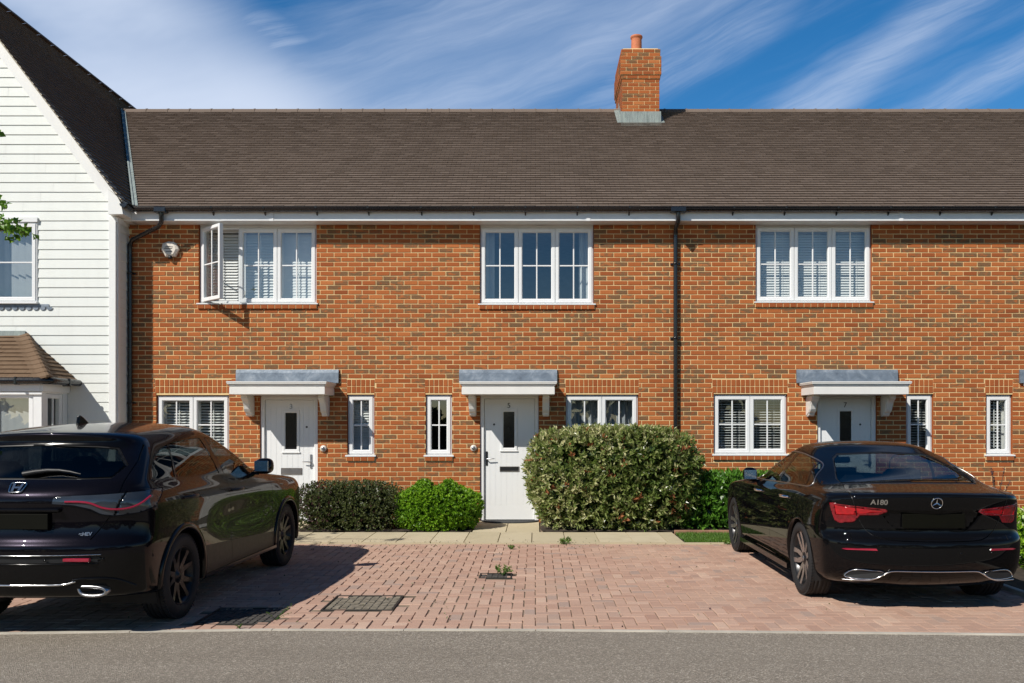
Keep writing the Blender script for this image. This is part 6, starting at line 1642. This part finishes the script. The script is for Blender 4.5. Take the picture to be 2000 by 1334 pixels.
# ------------------------------------------------------------------ sky, sun, camera
def px_dir(px, py):
    u, v = (px - VX) / F, (VY - py) / F; az = math.atan(u); return az, v * math.cos(az)
def world():
    w = bpy.data.worlds.new('World'); SC.world = w; w.use_nodes = True; t = w.node_tree; n, l = t.nodes, t.links; n.clear()
    class WT(NT):
        def __init__(s): s.t = t; s.n = n; s.l = l
    q = WT()
    sky = q.new('ShaderNodeTexSky', sky_type='NISHITA'); sky.sun_disc = False; sky.sun_elevation = R(41.5); sky.sun_rotation = R(221.4)
    sky.air_density = 1.0; sky.dust_density = .25; sky.ozone_density = 2.2; sky.altitude = 100
    hs = q.new('ShaderNodeHueSaturation'); hs.inputs['Hue'].default_value = .501; hs.inputs['Saturation'].default_value = SKY_SAT; hs.inputs['Value'].default_value = SKY_VAL; q.link(sky.outputs[0], hs.inputs['Color'])
    tc = q.new('ShaderNodeTexCoord'); s = q.sepv(tc.outputs['Generated'])
    az = q.math('ARCTAN2', s[0], s[1]); hl = q.math('SQRT', q.math('ADD', q.math('MULTIPLY', s[0], s[0]), q.math('MULTIPLY', s[1], s[1])))
    el = q.math('DIVIDE', s[2], q.math('MAXIMUM', hl, .02))
    def lin(p0, p1):
        (a0, e0), (a1, e1) = px_dir(*p0), px_dir(*p1); L = math.hypot(a1 - a0, e1 - e0); dx, dy = (a1 - a0) / L, (e1 - e0) / L
        du = q.math('SUBTRACT', az, a0); dv = q.math('SUBTRACT', el, e0)
        along = q.math('ADD', q.math('MULTIPLY', du, dx), q.math('MULTIPLY', dv, dy)); across = q.math('ADD', q.math('MULTIPLY', du, -dy), q.math('MULTIPLY', dv, dx))
        return along, across, L
    def ss(x, a, b):
        m = q.new('ShaderNodeMapRange', interpolation_type='SMOOTHSTEP'); q.link(x, m.inputs[0]); m.inputs[1].default_value = a; m.inputs[2].default_value = b; return m.outputs[0]
    def vec(a, b, sa, sb, off=0.0):
        c = q.new('ShaderNodeCombineXYZ'); q.link(q.math('MULTIPLY', a, sa), c.inputs[0]); q.link(q.math('MULTIPLY', b, sb), c.inputs[1]); c.inputs[2].default_value = off; return c.outputs[0]
    mul = lambda *a: a[0] if len(a) == 1 else q.math('MULTIPLY', a[0], mul(*a[1:]))
    # streak texture along the fan direction
    al, ac, L = lin((650, 230), (1400, -60))
    warp = q.math('MULTIPLY_ADD', q.noise(vec(al, ac, 4, 4), 1.0, 3), .05, -.025)
    acw = q.math('ADD', ac, warp)
    st = q.noise(vec(al, acw, 2.2, 13), 1.0, 6, .55, .1); fine = q.noise(vec(al, acw, 7, 75, 3.0), 1.0, 7, .68, .25); soft = q.noise(vec(al, acw, 2.2, 6, 7.0), 1.0, 5, .55)
    def band(p0, p1, w_in, w_out, a0=-.3, a1=1.3, fade=.2, side=0):
        al_, ac_, L_ = lin(p0, p1); acx = q.math('ADD', ac_, q.math('MULTIPLY_ADD', soft, .09, -.045))
        m = ss(q.math('ABSOLUTE', acx), w_out, w_in)
        if a0 > -5: m = mul(m, ss(al_, L_ * (a0 - fade), L_ * (a0 + fade)))
        if a1 < 5: m = mul(m, ss(al_, L_ * (a1 + fade), L_ * (a1 - fade)))
        return m
    tex = lambda lo, hi, kf: ss(q.math('ADD', st, q.math('MULTIPLY', fine, kf)), lo, hi)
    mod = lambda t_, k: q.math('MULTIPLY_ADD', t_, k, 1 - k)
    c1 = mul(band((110, -60), (420, 240), .03, .15, -9, 9), mod(ss(soft, .3, .7), .45))
    c1b = mul(band((150, 215), (660, 225), .010, .085, -9, .95, .3), mod(ss(soft, .25, .65), .4))
    c2 = mul(band((640, 250), (1190, -20), .03, .15, -.05, 9, .25), mod(tex(.42, 1.10, .35), .62))
    c2b = mul(band((1130, 230), (1560, 10), .002, .042, .0, .98, .25), tex(.46, 1.05, .5))
    c3 = mul(band((1480, 260), (1960, -60), .001, .036, .0, 9, .25), tex(.46, 1.12, .7))
    c4 = mul(band((1760, 235), (2120, 60), .001, .030, -9, 9), tex(.50, 1.12, .7))
    c5 = mul(q.math('MULTIPLY', tex(.62, 1.15, .4), .20), ss(el, .9, .5))
    c6 = mul(band((440, 60), (620, 150), .008, .06, 0, 1, .3), tex(.58, 1.1, .7))
    tot = c5
    for c, k in ((c1, .90), (c1b, .80), (c2, .62), (c2b, .50), (c3, .48), (c4, .42), (c6, .5)): tot = q.math('MAXIMUM', tot, q.math('MULTIPLY', c, k)) if k == .5 else q.math('SUBTRACT', q.math('ADD', tot, q.math('MULTIPLY', c, k)), q.math('MULTIPLY', tot, q.math('MULTIPLY', c, k)))
    tot = q.math('MULTIPLY', q.math('MINIMUM', tot, .93), q.math('ADD', q.math('MULTIPLY', ss(s[1], -.2, .2), .8), .2))
    col = q.mix(tot, hs.outputs[0], CLOUD)
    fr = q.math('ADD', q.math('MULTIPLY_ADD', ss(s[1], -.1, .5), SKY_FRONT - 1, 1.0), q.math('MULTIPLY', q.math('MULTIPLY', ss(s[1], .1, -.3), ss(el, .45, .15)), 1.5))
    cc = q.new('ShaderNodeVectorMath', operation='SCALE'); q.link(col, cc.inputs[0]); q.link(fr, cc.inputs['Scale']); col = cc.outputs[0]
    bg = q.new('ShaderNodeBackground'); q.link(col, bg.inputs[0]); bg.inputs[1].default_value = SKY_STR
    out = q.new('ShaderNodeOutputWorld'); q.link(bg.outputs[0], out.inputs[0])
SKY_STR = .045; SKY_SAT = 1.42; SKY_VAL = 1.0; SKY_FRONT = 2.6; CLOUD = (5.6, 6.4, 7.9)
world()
sd = Vector((.88, 1.0, -1.18)).normalized()
sun = bpy.data.lights.new('sun', 'SUN'); sun.energy = 5.0; sun.angle = R(.53); sun.color = (1, .945, .86)
so = bpy.data.objects.new('sun', sun); COL.objects.link(so); so.rotation_euler = sd.to_track_quat('-Z', 'Y').to_euler(); so.location = (-12, -12, 15)
cam = bpy.data.cameras.new('camera'); co = bpy.data.objects.new('camera', cam); COL.objects.link(co); SC.camera = co
co.location = (0, 0, CAMH); co.rotation_euler = (R(90), 0, 0); cam.sensor_width = 36; cam.lens = 36 * F / 2000; cam.clip_end = 1000; cam.clip_start = .05
cam.shift_x = (1000 - VX) / 2000; cam.shift_y = (VY - 667) / 2000
SC.view_settings.view_transform = 'Standard'; SC.view_settings.look = 'None'; SC.view_settings.gamma = 1; SC.view_settings.exposure = 0.0
SC.cycles.use_denoising = True; SC.cycles.max_bounces = 8; SC.cycles.transparent_max_bounces = 16; SC.cycles.caustics_reflective = False; SC.cycles.caustics_refractive = False
SC.render.film_transparent = False
